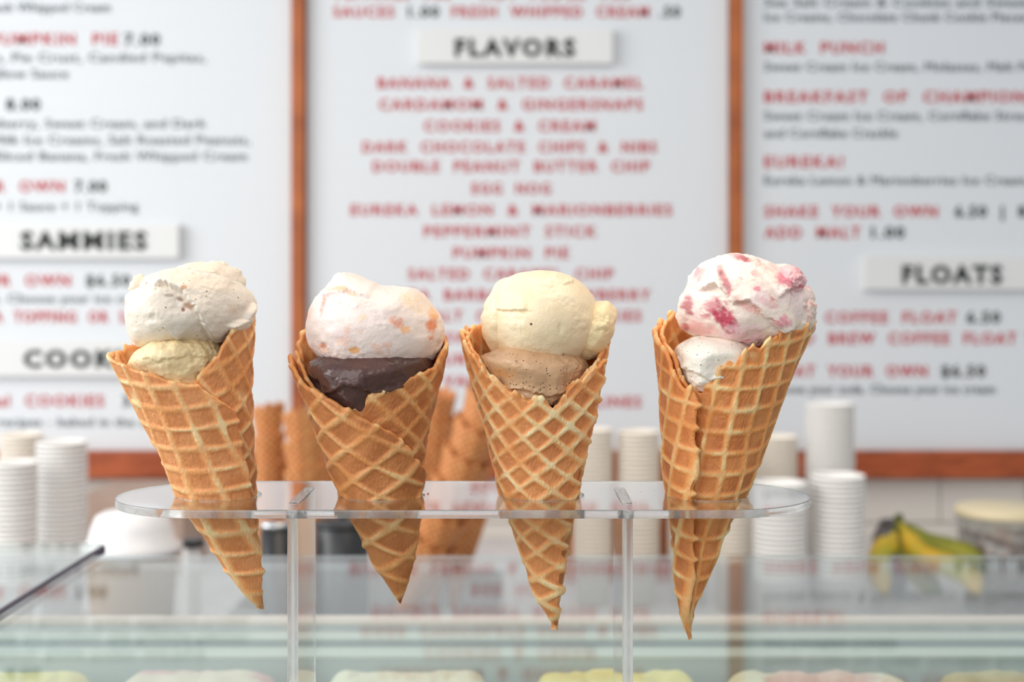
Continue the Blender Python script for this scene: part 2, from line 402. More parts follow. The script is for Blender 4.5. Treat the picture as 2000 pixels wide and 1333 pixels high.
menu_board(1449, 2330, 'white letter board right of the right wooden strip, with the FLOATS heading', [
    ('Sea Salt Cream & Cookies and Sweet Cream', 1493, 2110, 4, 18, G), ('Ice Creams, Chocolate Chunk Cookie Pieces', 1493, 2005, 33, 18, G),
    ('MILK PUNCH', 1493, 1725, 93, 22, R), ('Sweet Cream Ice Cream, Molasses, Malt Powder', 1493, 2080, 130, 18, G),
    ('BREAKFAST OF CHAMPIONS', 1493, 2022, 189, 22, R), ('Sweet Cream Ice Cream, Cornflake Streusel', 1493, 2040, 226, 18, G), ('and Cornflake Crackle', 1493, 1752, 260, 18, G),
    ('EUREKA!', 1493, 1646, 316, 22, R), ('Eureka Lemon & Marionberries Ice Cream, Milk', 1493, 2070, 352, 18, G),
    ('SHAKE YOUR OWN', 1493, 1830, 413, 22, R), ('6.50 | 8.50', 1865, 2050, 413, 22, K), ('ADD MALT', 1493, 1680, 454, 22, R), ('1.00', 1702, 1766, 454, 22, K),
    ('TURKISH COFFEE FLOAT', 1440, 1868, 620, 22, R), ('6.50', 1888, 1953, 620, 22, K), ('COLD BREW COFFEE FLOAT', 1498, 1985, 661, 22, R), ('7.00', 2005, 2070, 661, 22, K),
    ('FLOAT YOUR OWN', 1493, 1810, 725, 22, R), ('$6.50', 1838, 1924, 725, 22, K), ('Choose your soda. Choose your ice cream', 1493, 1943, 760, 18, G)],
    [('FLOATS', 1684, 2120, 500, 566, 1762, 1957, 536, 34)])
tn = 1
for xa, xb in ((571.5, 597), (1424.5, 1448.3), (2330.5, 2356), (-356, -330.5)):
    o = box('trim_%d' % tn, (P(xa, 0, YB).x, P(xb, 0, YB).x, YB-0.022, YB+0.03, P(0, 879.5, YB).z, P(0, -270, YB).z), M['wood'], bev=0.0015)
    tn += 1; tag(o, kind='structure')
o = box('trim_%d' % tn, (P(-356, 0, YB).x, P(2356, 0, YB).x, YB-0.022, YB+0.03, P(0, 932, YB).z, P(0, 880.5, YB).z), M['wood_rail'], bev=0.0015); tag(o, kind='structure')

# ------------------------------------------------------------------ cup stacks on the back counter
def cup_mesh(name, rr, rb, h, m):
    t = 0.0012
    prof = [(0, 0.002), (rb-0.001, 0.002), (rb, 0), (rr-0.001, h-0.004), (rr+0.0012, h-0.0045), (rr+0.0018, h-0.002), (rr+0.0008, h), (rr-t, h-0.001), (rb-t, 0.004), (0, 0.004)]
    me = lathe_me(prof, 28); me.name = name; me.materials.append(m); return me
def stack(px, wpx, ytop, Y, m, label, group, pitch=0.0075, h=0.085, zb=ZC):
    rr = wpx/2*Y/F; me = cup_mesh('cup', rr-0.0018, rr*0.76, h, m)
    zt = -(ytop-HY)*Y/F; n = max(1, int((zt-zb-h)/pitch)+1)
    rnd = random.Random(int(px)); x = (px-HX)*Y/F
    for k in range(n):
        o = bpy.data.objects.new('paper_cup', me); COL.objects.link(o)
        o.location = (x+rnd.uniform(-.0004, .0004), Y+rnd.uniform(-.0004, .0004), zb+0.0005+k*(zt-zb-h)/max(1, n-1)); o.rotation_euler.z = rnd.uniform(0, 6)
        if k == n-1: tag(o, 'topmost '+label.replace(' nested', ''), 'cup', group)
        else: tag(o, label, 'cup', group)
stack(121, 98, 862, 2.30, M['cup_white'], 'white paper cup nested in the stack just left of the domed tub', 'cups in the wide left stack')
stack(26, 94, 902, 2.20, M['cup_white'], 'white paper cup nested in the front stack cut by the left edge', 'cups in the left edge front stack')
stack(42, 84, 848, 2.44, M['cup_cream'], 'cream paper cup nested in the rear stack at the left edge', 'cups in the left edge rear stack')
stack(1158, 78, 838, 2.40, M['cup_cream'], 'cream paper cup nested in the stack directly right of the third cone', 'cups in the stack right of the third cone')
stack(1247, 84, 842, 2.40, M['cup_cream'], 'cream paper cup nested in the stack behind the right upright', 'cups in the stack behind the right upright')
stack(1345, 84, 846, 2.40, M['cup_cream'], 'cream paper cup nested in the stack hidden behind the rightmost cone', 'cups in the stack behind the rightmost cone')
stack(1432, 80, 905, 2.36, M['cup_cream'], 'cream paper cup nested in the stack half hidden right of the rightmost cone tip', 'cups in the stack by the rightmost cone tip')
stack(1515, 86, 852, 2.50, M['cup_cream'], 'cream paper cup nested in the rear stack just right of the rightmost cone', 'cups in the cream stack right of the rightmost cone')
stack(1523, 104, 942, 2.22, M['cup_white'], 'white paper cup nested in the short stack under the shelf end', 'cups in the short white stack under the shelf end')
stack(1621, 96, 788, 2.48, M['cup_white'], 'white paper cup nested in the tallest stack, at the rear', 'cups in the tallest white stack')
stack(1637, 104, 928, 2.24, M['cup_white'], 'white paper cup nested in the short stack beside the bananas', 'cups in the white stack beside the bananas')

# wooden cup rack behind the cream stacks
rk = thing('cup_rack', (0.4, 2.55, ZC), 'brown wooden divider rack behind the cream cup stacks', 'rack')
box('rack_back', (P(1100, 0, 2.57).x, P(1318, 0, 2.57).x, 2.565, 2.58, ZC, P(0, 885, 2.57).z), M['wood'], rk, bev=0.002)
box('rack_foot', (P(1100, 0, 2.57).x, P(1318, 0, 2.57).x, 2.58, 2.64, ZC, ZC+0.012), M['wood'], rk, bev=0.002)

# ------------------------------------------------------------------ rolled waffle cones
def smooth_profile(pts):
    pts = sorted(pts, key=lambda p: -p[0])       # bottom (largest row) first
    y = np.array([p[0] for p in pts], float); x = np.array([p[1] for p in pts], float)
    Z = -(y-HY)*YC/F; X = (x-HX)*YC/F
    zz = np.linspace(Z[0], Z[-1], 160); xx = np.interp(zz, Z, X)
    k = np.ones(9)/9; pad = np.concatenate([2*xx[0]-xx[4:0:-1], xx, 2*xx[-1]-xx[-2:-6:-1]])
    xs = np.convolve(pad, k, 'valid'); xs[0] = xx[0]
    def f(z):
        s = (xs[-1]-xs[-14])/(zz[-1]-zz[-14])
        return np.where(z > zz[-1], xs[-1]+(z-zz[-1])*s, np.interp(z, zz, xs))
    return f
class Cone:
    def __init__(s, Lp, Rp, seed=0):
        s.L = smooth_profile(Lp); s.R = smooth_profile(Rp); s.zt = -(max(p[0] for p in Lp)-HY)*YC/F; s.seed = seed
    def cr(s, z): l, r = s.L(z), s.R(z); return (l+r)/2, np.maximum((r-l)/2, 0.0006)
    def to_phi(s, px, py, back=False):
        """pixel on the cone's front (or back) wall -> angle, height"""
        Y = YC
        for _ in range(12):
            X = (px-HX)*Y/F; Z = -(py-HY)*Y/F; cx, r = s.cr(np.array(Z)); d = float(np.clip((X-cx)/r, -1, 1))
            Y = YC+(1 if back else -1)*float(r)*math.sqrt(max(0, 1-d*d))
        a = math.degrees(math.acos(d))
        if back: return (a if a > 90 else 360+a), Z    # left back 90..180, right back 360..450
        return 360-a, Z
    def curve(s, pts):
        """list of (px,py[,'b']) -> (phi array, z array) sorted by phi"""
        q = sorted(s.to_phi(p[0], p[1], len(p) > 2) for p in pts)
        return np.array([a for a, _ in q]), np.array([b for _, b in q])
    def edge(s, pts):
        q = sorted([s.to_phi(p[0], p[1]) for p in pts], key=lambda t: t[1])
        return np.array([b for _, b in q]), np.array([a for a, _ in q])
def relief(phi, z, cone, g):
    """grid of ridges in the unrolled sheet.  g = (spacing, rotation deg, phi_ref, offset u, offset v, ridge half-width)"""
    sp, rot, pr, ou, ov, hw = g
    rho = (z-cone.zt)*1.03; al = np.radians(phi-pr)*0.235
    q = rho*np.cos(al); p = rho*np.sin(al)
    nx = 0.0007*noise(p*60, q*60, 0*p, cone.seed+3); ny = 0.0007*noise(p*60, q*60, 0*p+9, cone.seed+4)
    c, s = math.cos(math.radians(rot)), math.sin(math.radians(rot))
    u = ((p+nx)*c+(q+ny)*s+ou)/sp; v = (-(p+nx)*s+(q+ny)*c+ov)/sp
    du = np.abs(u-np.round(u))*sp; dv = np.abs(v-np.round(v))*sp
    wv = 1+0.25*noise(p*150, q*150, 0*p+2, cone.seed)
    a = 1-sstep(hw*0.15*wv, hw*2.15*wv, du); b = 1-sstep(hw*0.15*wv, hw*2.15*wv, dv)
    strength = 0.82+0.3*noise(p*90, q*90, 0*p+4, cone.seed+7)
    return (1-(1-a)*(1-b*0.92))*np.clip(strength, 0.35, 1.1)
def quads(nr, nc, off=0, flip=False):
    i = np.arange(nr-1)[:, None]*nc+np.arange(nc-1)[None, :]+off
    f = np.stack([i, i+1, i+1+nc, i+nc], -1).reshape(-1, 4)
    return f[:, ::-1] if flip else f
def layer(cone, phis, topf, grid, off, thick, amp, rows, inner_rows=0, side=None, phi1f=None, knob=0.0016, lift=None):
    """outer sheet surface with a rounded rim; inner_rows adds the inner wall; phi1f gives a free side edge"""
    nc = len(phis); t = np.linspace(0.0, 1, rows)[:, None]
    S = (phis-phis[0])/(phis[-1]-phis[0])
    zt0 = topf(phis)
    def angles(z):
        if phi1f is None: return np.broadcast_to(phis[None, :], z.shape)
        e = phi1f(z)
        return phis[0]+(e-phis[0])*S[None, :]
    ztop = zt0[None, :]
    ph = angles(ztop)
    ztop = topf(ph[0])[None, :] if phi1f is not None else ztop
    rk_ = relief(ph, ztop, cone, grid)
    jag = 0.0006*noise(ph*0.25, ztop*300, 0*ph, cone.seed+21)
    ztop = ztop+knob*(rk_-0.45)+jag
    z = cone.zt+t*(ztop-cone.zt)
    ph = np.array(angles(z))
    rl = relief(ph, z, cone, grid)
    if phi1f is not None:                         # knobs where ridges run out over the side edge
        m = S[None, :]**14
        ph = ph+np.degrees(np.clip((knob*(rl-0.4))*m/np.maximum(cone.cr(z)[1], 0.003), -0.2, 0.2))
    cx, r = cone.cr(z)
    tipf = sstep(0, 0.02, z-cone.zt)
    offv = off if lift is None else off*lift(ph, z)
    if phi1f is not None: offv = offv*(1+1.4*S[None, :]**6)
    elif lift is not None: offv = offv*(1+0.7*t**8)*(1-0.75*sstep(330, 356, ph))
    wob = 0.0005*noise(ph/25, z*45, 0*z, cone.seed+5)*tipf
    low = 0.00018*noise(ph*0.9, z*900, 0*z, cone.seed+6)
    def pos(ph, z, rad):
        a = np.radians(ph); cx, _ = cone.cr(z)
        return np.stack([cx+rad*np.cos(a), YC+rad*np.sin(a)*0.96, z], -1)
    rad = r+offv*tipf+(rl-0.5)*amp*(0.25+0.75*tipf)+wob+low-0.0003
    rad = np.maximum(rad, 0.0004)
    V = [pos(ph, z, rad)]; A = [rl]
    # rounded rim rows
    zr, phr = z[-1:], ph[-1:]; base = rad[-1:]
    for k, (dr, dz) in enumerate(((0.18, 0.42), (0.5, 0.6), (0.82, 0.42), (1.0, 0.0))):
        V.append(pos(phr, zr+dz*thick, base-dr*thick)); A.append(rl[-1:]*0.6+0.42)
    if inner_rows:
        for k in range(1, inner_rows+1):
            q = (k/inner_rows)
            zi = zr-q*(ztop-cone.zt)*0.62
            ri = relief(phr, zi, cone, (grid[0], grid[1]+8, grid[2]+15, grid[3]+.003, grid[4]+.002, grid[5]))
            _, rr = cone.cr(zi); V.append(pos(phr, zi, rr+off-thick-(ri-0.5)*amp*0.6*min(1, k/3))); A.append(ri)
    else:
        for dz in (0.004, 0.010):
            V.append(pos(phr, zr-dz, cone.cr(zr-dz)[1]+off-thick*1.15)); A.append(rl[-1:]*0)
    V = np.concatenate(V, 0); A = np.concatenate(A, 0)
    if phi1f is not None:                         # wrap the free side edge round its thickness
        e = V[:rows, -1]; c0, _ = cone.cr(e[:, 2]); ctr = np.stack([c0, np.full_like(c0, YC), e[:, 2]], -1)
        n = e-ctr; ln = np.linalg.norm(n, axis=1)[:, None]; n = n/np.maximum(ln, 1e-5)
        tg = np.stack([-n[:, 1], n[:, 0], 0*n[:, 0]], -1)
        nr = V.shape[0]; ex = []
        for dr, dt in ((0.2, 0.35), (0.5, 0.5), (0.85, 0.3), (1.6, -0.6)):
            q = np.repeat(V[:, -1:][:], 1, 1).copy()
            q[:rows, 0] = e-n*dr*thick+tg*dt*thick
            q[rows:, 0] = q[rows:, 0]-(n[-1]*dr*0.3*thick)
            ex.append(q)
        V = np.concatenate([V]+ex, 1); A = np.concatenate([A]+[A[:, -1:]*0.6+0.42]*4, 1)
    nr, ncc = V.shape[:2]
    return V.reshape(-1, 3), quads(nr, ncc), A.reshape(-1)
def join_layers(name, Ls):
    V = []; Fc = []; A = []; o = 0
    for v, f, a in Ls:
        V.append(v); Fc.append(f+o); A.append(a); o += len(v)
    return grid_me(name, np.concatenate(V), np.concatenate(Fc), {'ridge': np.concatenate(A)})
def dense_phis(a=90, b=450, f0=168, f1=372, n=300, m=26):
    return np.concatenate([np.linspace(a, f0, m, endpoint=False), np.linspace(f0, f1, n, endpoint=False), np.linspace(f1, b, m)])
def ifn(c, shift=0.0):
    return lambda ph: np.interp(ph, c[0], c[1])+shift
ROWS = 320

# ------------------------------------------------------------------ ice cream
def cube_sphere(n):
    g = np.tan(np.linspace(-math.pi/4, math.pi/4, n)); a, b = np.meshgrid(g, g, indexing='ij'); one = np.ones_like(a)
    fs = [np.stack(t, -1) for t in ((a, one*-1, b), (b, one, a), (one, a, b), (-one, b, a), (b, a, one), (a, b, -one))]
    V = []; Q = []; o = 0
    for f in fs:
        V.append(f.reshape(-1, 3)); Q.append(quads(n, n, o)); o += n*n
    V = np.concatenate(V); V /= np.linalg.norm(V, axis=1)[:, None]; Q = np.concatenate(Q)
    key = np.round(V*1e5).astype(np.int64); _, idx, inv = np.unique(key, axis=0, return_index=True, return_inverse=True)
    return V[idx], inv.reshape(-1)[Q]
def seg_dist(px, py, poly, seed, jag):
    """signed distance (pixels) to a polyline, positive on its left, with end fade"""
    jx = jag*noise(px/5, py/5, 0*px, seed)+jag*0.8*noise(px/14, py/14, 0*px, seed+1)
    best = np.full(px.shape, 1e9); sg = np.zeros_like(px); fade = np.ones_like(px)
    tot = sum(math.dist(a, b) for a, b in zip(poly, poly[1:])); run = 0
    for a, b in zip(poly, poly[1:]):
        ex, ey = b[0]-a[0], b[1]-a[1]; l2 = ex*ex+ey*ey; l = math.sqrt(l2)
        t = np.clip(((px-a[0])*ex+(py-a[1])*ey)/l2, 0, 1)
        dx, dy = px-(a[0]+t*ex), py-(a[1]+t*ey); d = np.hypot(dx, dy)
        s = np.where((ex*dy-ey*dx) < 0, 1.0, -1.0)     # image rows grow downward: left of travel = up when going right
        u = (run+t*l)/tot; fd = sstep(0, 0.13, u)*sstep(0, 0.13, 1-u)
        m = d < best; best = np.where(m, d, best); sg = np.where(m, s, sg); fade = np.where(m, fd, fade); run += l
    return best*sg+jx, fade
SPH = {}
def scoop(name, parent, outline, depth, material, base, folds=(), blots=(), bumps=(), seed=1, n=92, rough=1.0, yoff=0.0, sq=1.0, inside=None, veins=None, label=None, colvar=((255, 255, 255), 0.0), fine=1.0):
    """outline: pixel points round the scoop's silhouette; depth: front-to-back radius in m"""
    if n not in SPH: SPH[n] = cube_sphere(n)
    D, Q = SPH[n]; D = D.copy()
    ox = np.array([p[0] for p in outline], float); oy = np.array([p[1] for p in outline], float)
    cx, cy = (ox.max()+ox.min())/2, (oy.max()+oy.min())/2
    ang = np.arctan2(-(oy-cy), ox-cx); rad = np.hypot(ox-cx, oy-cy); k = np.argsort(ang); ang, rad = ang[k], rad[k]
    aa = np.concatenate([ang-2*math.pi, ang, ang+2*math.pi]); rr = np.concatenate([rad]*3)
    tt = np.linspace(-math.pi, math.pi, 361); base_r = np.interp(tt, aa, rr)
    ker = np.hanning(15); ker /= ker.sum(); base_r = np.convolve(np.concatenate([base_r[-8:-1], base_r, base_r[1:8]]), ker, 'valid')
    th = np.arctan2(D[:, 2], D[:, 0]); c = np.hypot(D[:, 0], D[:, 2]); dy_ = D[:, 1]
    if sq != 1.0: c = c**sq; dy_ = np.sign(dy_)*np.abs(dy_)**sq
    Rm = float(base_r.mean())
    wgt = c**4
    k2 = np.hanning(121); k2 /= k2.sum(); bs = np.convolve(np.concatenate([base_r[-61:-1], base_r, base_r[1:61]]), k2, 'valid')
    R_ = np.interp(th, tt, base_r)*wgt+np.interp(th, tt, bs)*(1-wgt)
    S = YC/F
    pos = np.stack([(cx-HX)*S+c*R_*S*np.cos(th), YC+yoff+dy_*depth, -(cy-HY)*S+c*R_*S*np.sin(th)], -1)
    if inside is not None:                       # ice cream pressed into the wafer: stays within the inner wall
        cn, rim = inside
        z = np.maximum(pos[:, 2], cn.zt+0.01); cxx, rr_ = cn.cr(z); dx_ = pos[:, 0]-cxx; dy2 = pos[:, 1]-YC
        phv = np.degrees(np.arctan2(dy2, dx_)); phv = np.where(phv < 90, phv+360, phv)
        rad_ = np.hypot(dx_, dy2); lim = rr_-0.0042+0.010*sstep(-0.001, 0.026, z-rim(phv)); kk = 0.0016
        rn = lim-kk*np.log1p(np.exp(np.clip((lim-rad_)/kk, -30, 30)))
        sc = np.where(rad_ > 1e-5, np.maximum(rn, 0)/np.maximum(rad_, 1e-6), 1.0)
        sc = np.minimum(sc, 1.0); pos[:, 0] = cxx+dx_*sc; pos[:, 1] = YC+dy2*sc*0.99
    N_ = np.stack([D[:, 0]/1, D[:, 1], D[:, 2]], -1)
    px = HX+pos[:, 0]*F/YC; py = HY-pos[:, 2]*F/YC
    front = sstep(0.05, -0.25, D[:, 1]) if False else 1-sstep(-0.25, 0.05, D[:, 1])
    disp = 0.0008*fbm(pos[:, 0]*45, pos[:, 1]*45, pos[:, 2]*45, seed, 2)*rough
    rag = sstep(-0.1, 0.5, noise(pos[:, 0]*70, pos[:, 1]*70, pos[:, 2]*70, seed+40))
    disp = disp+1.25*fine*(0.00045*fbm(pos[:, 0]*260, pos[:, 1]*260, pos[:, 2]*300, seed+5, 3)*(0.25+0.9*rag)+0.00022*noise(pos[:, 0]*140, pos[:, 1]*140, pos[:, 2]*300, seed+8))
    for (poly, h, wd, jag) in folds:
        h = h*1.7
        d, fd = seg_dist(px, py, poly, seed+11, jag)
        disp = disp+front*fd*h*(sstep(-2.2, 2.2, d)*np.exp(-np.maximum(d-3, 0)/wd)-0.12*np.exp(-((d+4)/3.5)**2))
    for (bx, by, rx, ry, h) in bumps:
        q = ((px-bx)/rx)**2+((py-by)/ry)**2+0.35*noise(px/9, py/9, 0*px, seed+31); disp = disp+front*h*np.exp(-np.maximum(q, 0))
    pos = pos+N_*disp[:, None]
    colr = np.tile(np.array(lin(base)), (len(D), 1))
    cv, amt = colvar
    if amt:
        mm = amt*sstep(-0.2, 0.7, fbm(pos[:, 0]*60, pos[:, 1]*60, pos[:, 2]*60, seed+50, 3))[:, None]
        colr = colr*(1-mm)+np.array(lin(cv))*mm
    if veins is not None:
        vc, vs, va, vw = veins
        wx = fbm(px/40, py/40, 0*px, seed+81, 3)*14; q = fbm(((px+wx)*0.8+(py)*0.6)/vs, ((py-wx)*0.8-px*0.6)/(vs*0.42), pos[:, 1]*40, seed+82, 4); patch = sstep(-0.1, 0.5, noise(px/60, py/60, 0*px, seed+90))
        mm = (va*sstep(vw, vw+0.35, q)*patch)[:, None]; colr = colr*(1-mm)+np.array(lin(vc))*mm
    for (bx, by, rx, ry, rot, cc, st) in blots:
        a = math.radians(rot); ux = (px-bx)*math.cos(a)+(py-by)*math.sin(a); uy = -(px-bx)*math.sin(a)+(py-by)*math.cos(a)
        q = (ux/rx)**2+(uy/ry)**2+0.55*fbm(px/17, py/17, 0*px+bx, seed+61, 4, 0.6)+0.35*fbm(ux/12, uy/6, 0*px+by, seed+71, 4)
        mm = (st*(1-sstep(-0.1, 1.35, q))*front)[:, None]
        colr = colr*(1-mm)+np.array(lin(cc))*mm
    me = grid_me(name, pos, Q, colors=colr)
    bm = bmesh.new(); bm.from_mesh(me); bmesh.ops.recalc_face_normals(bm, faces=bm.faces[:]); bm.to_mesh(me); bm.free()
    o = mesh_obj(name, me, material, parent)
    if label: o['label'] = label
    return o
M['ice1'] = icecream_mat('bourbon_cream_ice', 0.42, 0.05, (150, 110, 84), spscale=500)
M['ice1b'] = icecream_mat('custard_ice', 0.5, 0.0, bump=0.0004, scale=700)
M['ice2'] = icecream_mat('blood_orange_ripple_ice', 0.36)
M['ice2b'] = icecream_mat('dark_chocolate_ice', 0.22, 0.0, bump=0.0003, scale=500, sss=0.05)
M['ice3'] = icecream_mat('vanilla_custard_ice', 0.36, 0.012, (90, 66, 40), spscale=330)
M['ice3b'] = icecream_mat('coffee_ice', 0.28, 0.42, (52, 36, 28), bump=0.0003, scale=600, spscale=640)
M['ice4'] = icecream_mat('berry_ripple_ice', 0.38)
M['ice4b'] = icecream_mat('vanilla_bean_ice', 0.38, 0.22, (96, 84, 66), spscale=600)

def cone_thing(label, x):
    return thing('ice_cream_cone', ((x-HX)*YC/F, YC, -0.17), label, 'ice cream cone')

# ---- cone 1
c1 = Cone([(690, 217), (735, 243), (822, 286), (879, 314), (953, 345), (975, 353), (1013, 380), (1040, 399), (1085, 428), (1136, 461), (1175, 487), (1190, 507)],
          [(600, 501), (650, 500), (708, 498), (800, 499), (850, 500), (920, 503), (970, 505), (1010, 508), (1062, 511), (1100, 512), (1150, 514), (1190, 516)], 1)
T1 = cone_thing('leftmost waffle cone, nutty off-white scoop over a pale custard scoop', 430)
g1 = (42*YC/F, 3, 262, 0.001, 0.002, 0.00115)
flap1 = [(217, 692), (240, 716), (262, 726), (302, 737), (330, 747), (365, 756), (388, 758), (404, 772), (430, 790)]
base1 = [(217, 694), (262, 740), (340, 752), (382, 752), (398, 730), (428, 700), (446, 672), (466, 640), (501, 601), (495, 610, 'b'), (400, 660, 'b'), (330, 672, 'b'), (270, 674, 'b'), (245, 676, 'b'), (225, 684, 'b')]
e1 = c1.edge([(452, 800), (458, 850), (468, 910), (480, 972), (486, 1010), (493, 1060), (502, 1110), (508, 1160), (512, 1185)])
tb = c1.curve(base1); tf = c1.curve(flap1)
L1 = layer(c1, dense_phis(), ifn(tb), (44*YC/F, 24, 300, 0.0, 0.0, 0.00115), -0.0010, 0.0022, 0.0011, ROWS, 60)
def ph1(z):
    return np.interp(z, e1[0], e1[1])
L1f = layer(c1, np.linspace(112, 330, 250), ifn((np.append(tf[0][:-1], [c1.to_phi(430, 785)[0], 340]), np.append(tf[1][:-1], [c1.to_phi(430, 790)[1], c1.to_phi(452, 830)[1]]))), g1, 0.0018, 0.0022, 0.0012, ROWS, phi1f=ph1, knob=0.0008,
             lift=lambda ph, z: sstep(112, 165, ph)*1.25-0.25)
mesh_obj('waffle_cone', join_layers('waffle_cone', [L1, L1f]), M['waffle1'], T1)
scoop('scoop', T1, [(262, 760), (254, 715), (272, 690), (300, 668), (360, 655), (420, 660), (450, 690), (445, 740), (400, 768), (340, 775)], 0.0300, M['ice1b'], (232, 208, 160),
      folds=[([(300, 690), (340, 700), (400, 690), (430, 700)], 0.0006, 10, 2)], bumps=[(370, 678, 40, 14, 0.0012)], seed=11, n=80, rough=0.8, sq=0.84, yoff=-0.003, inside=(c1, lambda p, a=tb, b=tf: np.maximum(np.interp(p, a[0], a[1]), np.where(p < b[0].max(), np.interp(p, b[0], b[1]), -9))), label='pale custard yellow lower scoop', colvar=((240, 222, 182), 0.5), fine=1.6)
S1 = scoop('scoop', T1, [(247, 600), (250, 575), (262, 560), (280, 543), (310, 532), (340, 531), (375, 528), (420, 532), (450, 541), (470, 553), (480, 562), (492, 574), (499, 592), (497, 615), (488, 634), (470, 650), (440, 664), (400, 672), (350, 672), (310, 678), (275, 680), (258, 668), (250, 640)], 0.0350, M['ice1'], (238, 227, 212),
      folds=[([(326, 562), (352, 558), (385, 572), (410, 598), (424, 640), (430, 668)], 0.0026, 34, 1.6),
             ([(318, 572), (332, 600), (352, 628), (376, 664)], 0.0013, 26, 1.2),
             ([(470, 556), (430, 540), (370, 536), (310, 550)], 0.0011, 22, 1.2),
             ([(499, 588), (484, 622), (455, 636)], 0.0016, 14, 1.0)],
      bumps=[(385, 590, 26, 22, -0.0022), (440, 660, 12, 10, 0.0012), (283, 548, 6, 5, 0.0015)],
      blots=[(384, 583, 10, 5, 20, (150, 120, 96), .8), (398, 596, 12, 6, 30, (176, 130, 96), .8), (362, 577, 8, 3, 0, (160, 140, 120), .7), (389, 604, 4, 4, 0, (150, 80, 50), .9), (404, 538, 9, 3, 0, (214, 150, 110), .8),
             (256, 592, 6, 10, 10, (226, 178, 140), .8), (470, 600, 16, 10, 60, (222, 190, 160), .5), (388, 568, 5, 3, 0, (214, 150, 100), .8), (430, 560, 50, 12, 10, (244, 222, 196), .5)], seed=12, n=120, label='off-white top scoop with nut pieces', colvar=((236, 224, 208), 0.4))

scoop('scoop_fold', S1, [(318, 545), (335, 526), (365, 518), (400, 516), (440, 520), (466, 533), (475, 550), (468, 572), (400, 580), (340, 570)], 0.026, M['ice1'], (242, 228, 208), seed=13, n=60, rough=0.8, fine=1.6, yoff=0.004, folds=[([(345, 536), (390, 530), (440, 540)], 0.0008, 12, 1.4)])
scoop('scoop_fold', S1, [(268, 560), (274, 546), (284, 543), (294, 550), (300, 566), (280, 575)], 0.008, M['ice1'], (240, 222, 200), seed=14, n=24, fine=2.0, yoff=-0.012)

# ---- cone 2
c2 = Cone([(691, 569), (740, 586), (788, 603), (896, 641), (970, 669), (1013, 691), (1062, 714), (1112, 742), (1159, 766), (1180, 780)],
          [(668, 884), (700, 880), (760, 866), (834, 848), (890, 838), (940, 828), (975, 823), (1012, 821), (1062, 817), (1110, 806), (1155, 792), (1180, 784)], 2)
T2 = cone_thing('browned waffle cone second from left, orange-flecked white scoop over dark chocolate', 745)
base2 = [(569, 692), (575, 722), (600, 760), (660, 798), (700, 806), (711, 799), (717, 777), (735, 772), (768, 765), (797, 751), (814, 740), (837, 731), (859, 720), (871, 697), (884, 668),
         (880, 655, 'b'), (868, 640, 'b'), (800, 640, 'b'), (650, 640, 'b'), (597, 637, 'b'), (585, 650, 'b'), (573, 672, 'b')]
flap2 = [(569, 694), (577, 722), (597, 752), (626, 772), (654, 788), (680, 803), (706, 818), (740, 836), (768, 850), (790, 880), (808, 905), (828, 925), (815, 950, 'b'), (745, 960, 'b')]
tb = c2.curve(base2); tf = c2.curve(flap2)
L2 = layer(c2, dense_phis(), ifn(tb), (43*YC/F, 40, 290, 0.002, 0.001, 0.00115), -0.0017, 0.0022, 0.0009, ROWS, 60, knob=0.0012)
L2f = layer(c2, dense_phis(112, 420, 165, 372, 290, 14), ifn(tf), (45*YC/F, -42, 268, 0.003, 0.0015, 0.001), 0.0018, 0.0026, 0.0012, ROWS, knob=0.0014,
             lift=lambda ph, z: sstep(112, 165, ph)*1.25-0.25)
mesh_obj('waffle_cone', join_layers('waffle_cone', [L2, L2f]), M['waffle2'], T2)
scoop('scoop', T2, [(604, 740), (606, 705), (640, 690), (740, 685), (840, 690), (850, 720), (830, 760), (780, 800), (720, 815), (650, 800), (615, 775)], 0.0335, M['ice2b'], (84, 58, 54),
      folds=[([(640, 770), (690, 745), (760, 760), (800, 750)], 0.0012, 14, 3)], bumps=[(700, 780, 20, 16, 0.0012), (625, 745, 10, 12, -0.002)], seed=21, n=84, rough=1.4, sq=0.84, yoff=-0.003, inside=(c2, lambda p, a=tb, b=tf: np.maximum(np.interp(p, a[0], a[1]), np.where(p < b[0].max(), np.interp(p, b[0], b[1]), -9))), label='dark chocolate lower scoop', colvar=((104, 72, 64), 0.6), fine=1.3)
OR = (236, 132, 78); OR2 = (246, 178, 110); PK = (232, 118, 84)
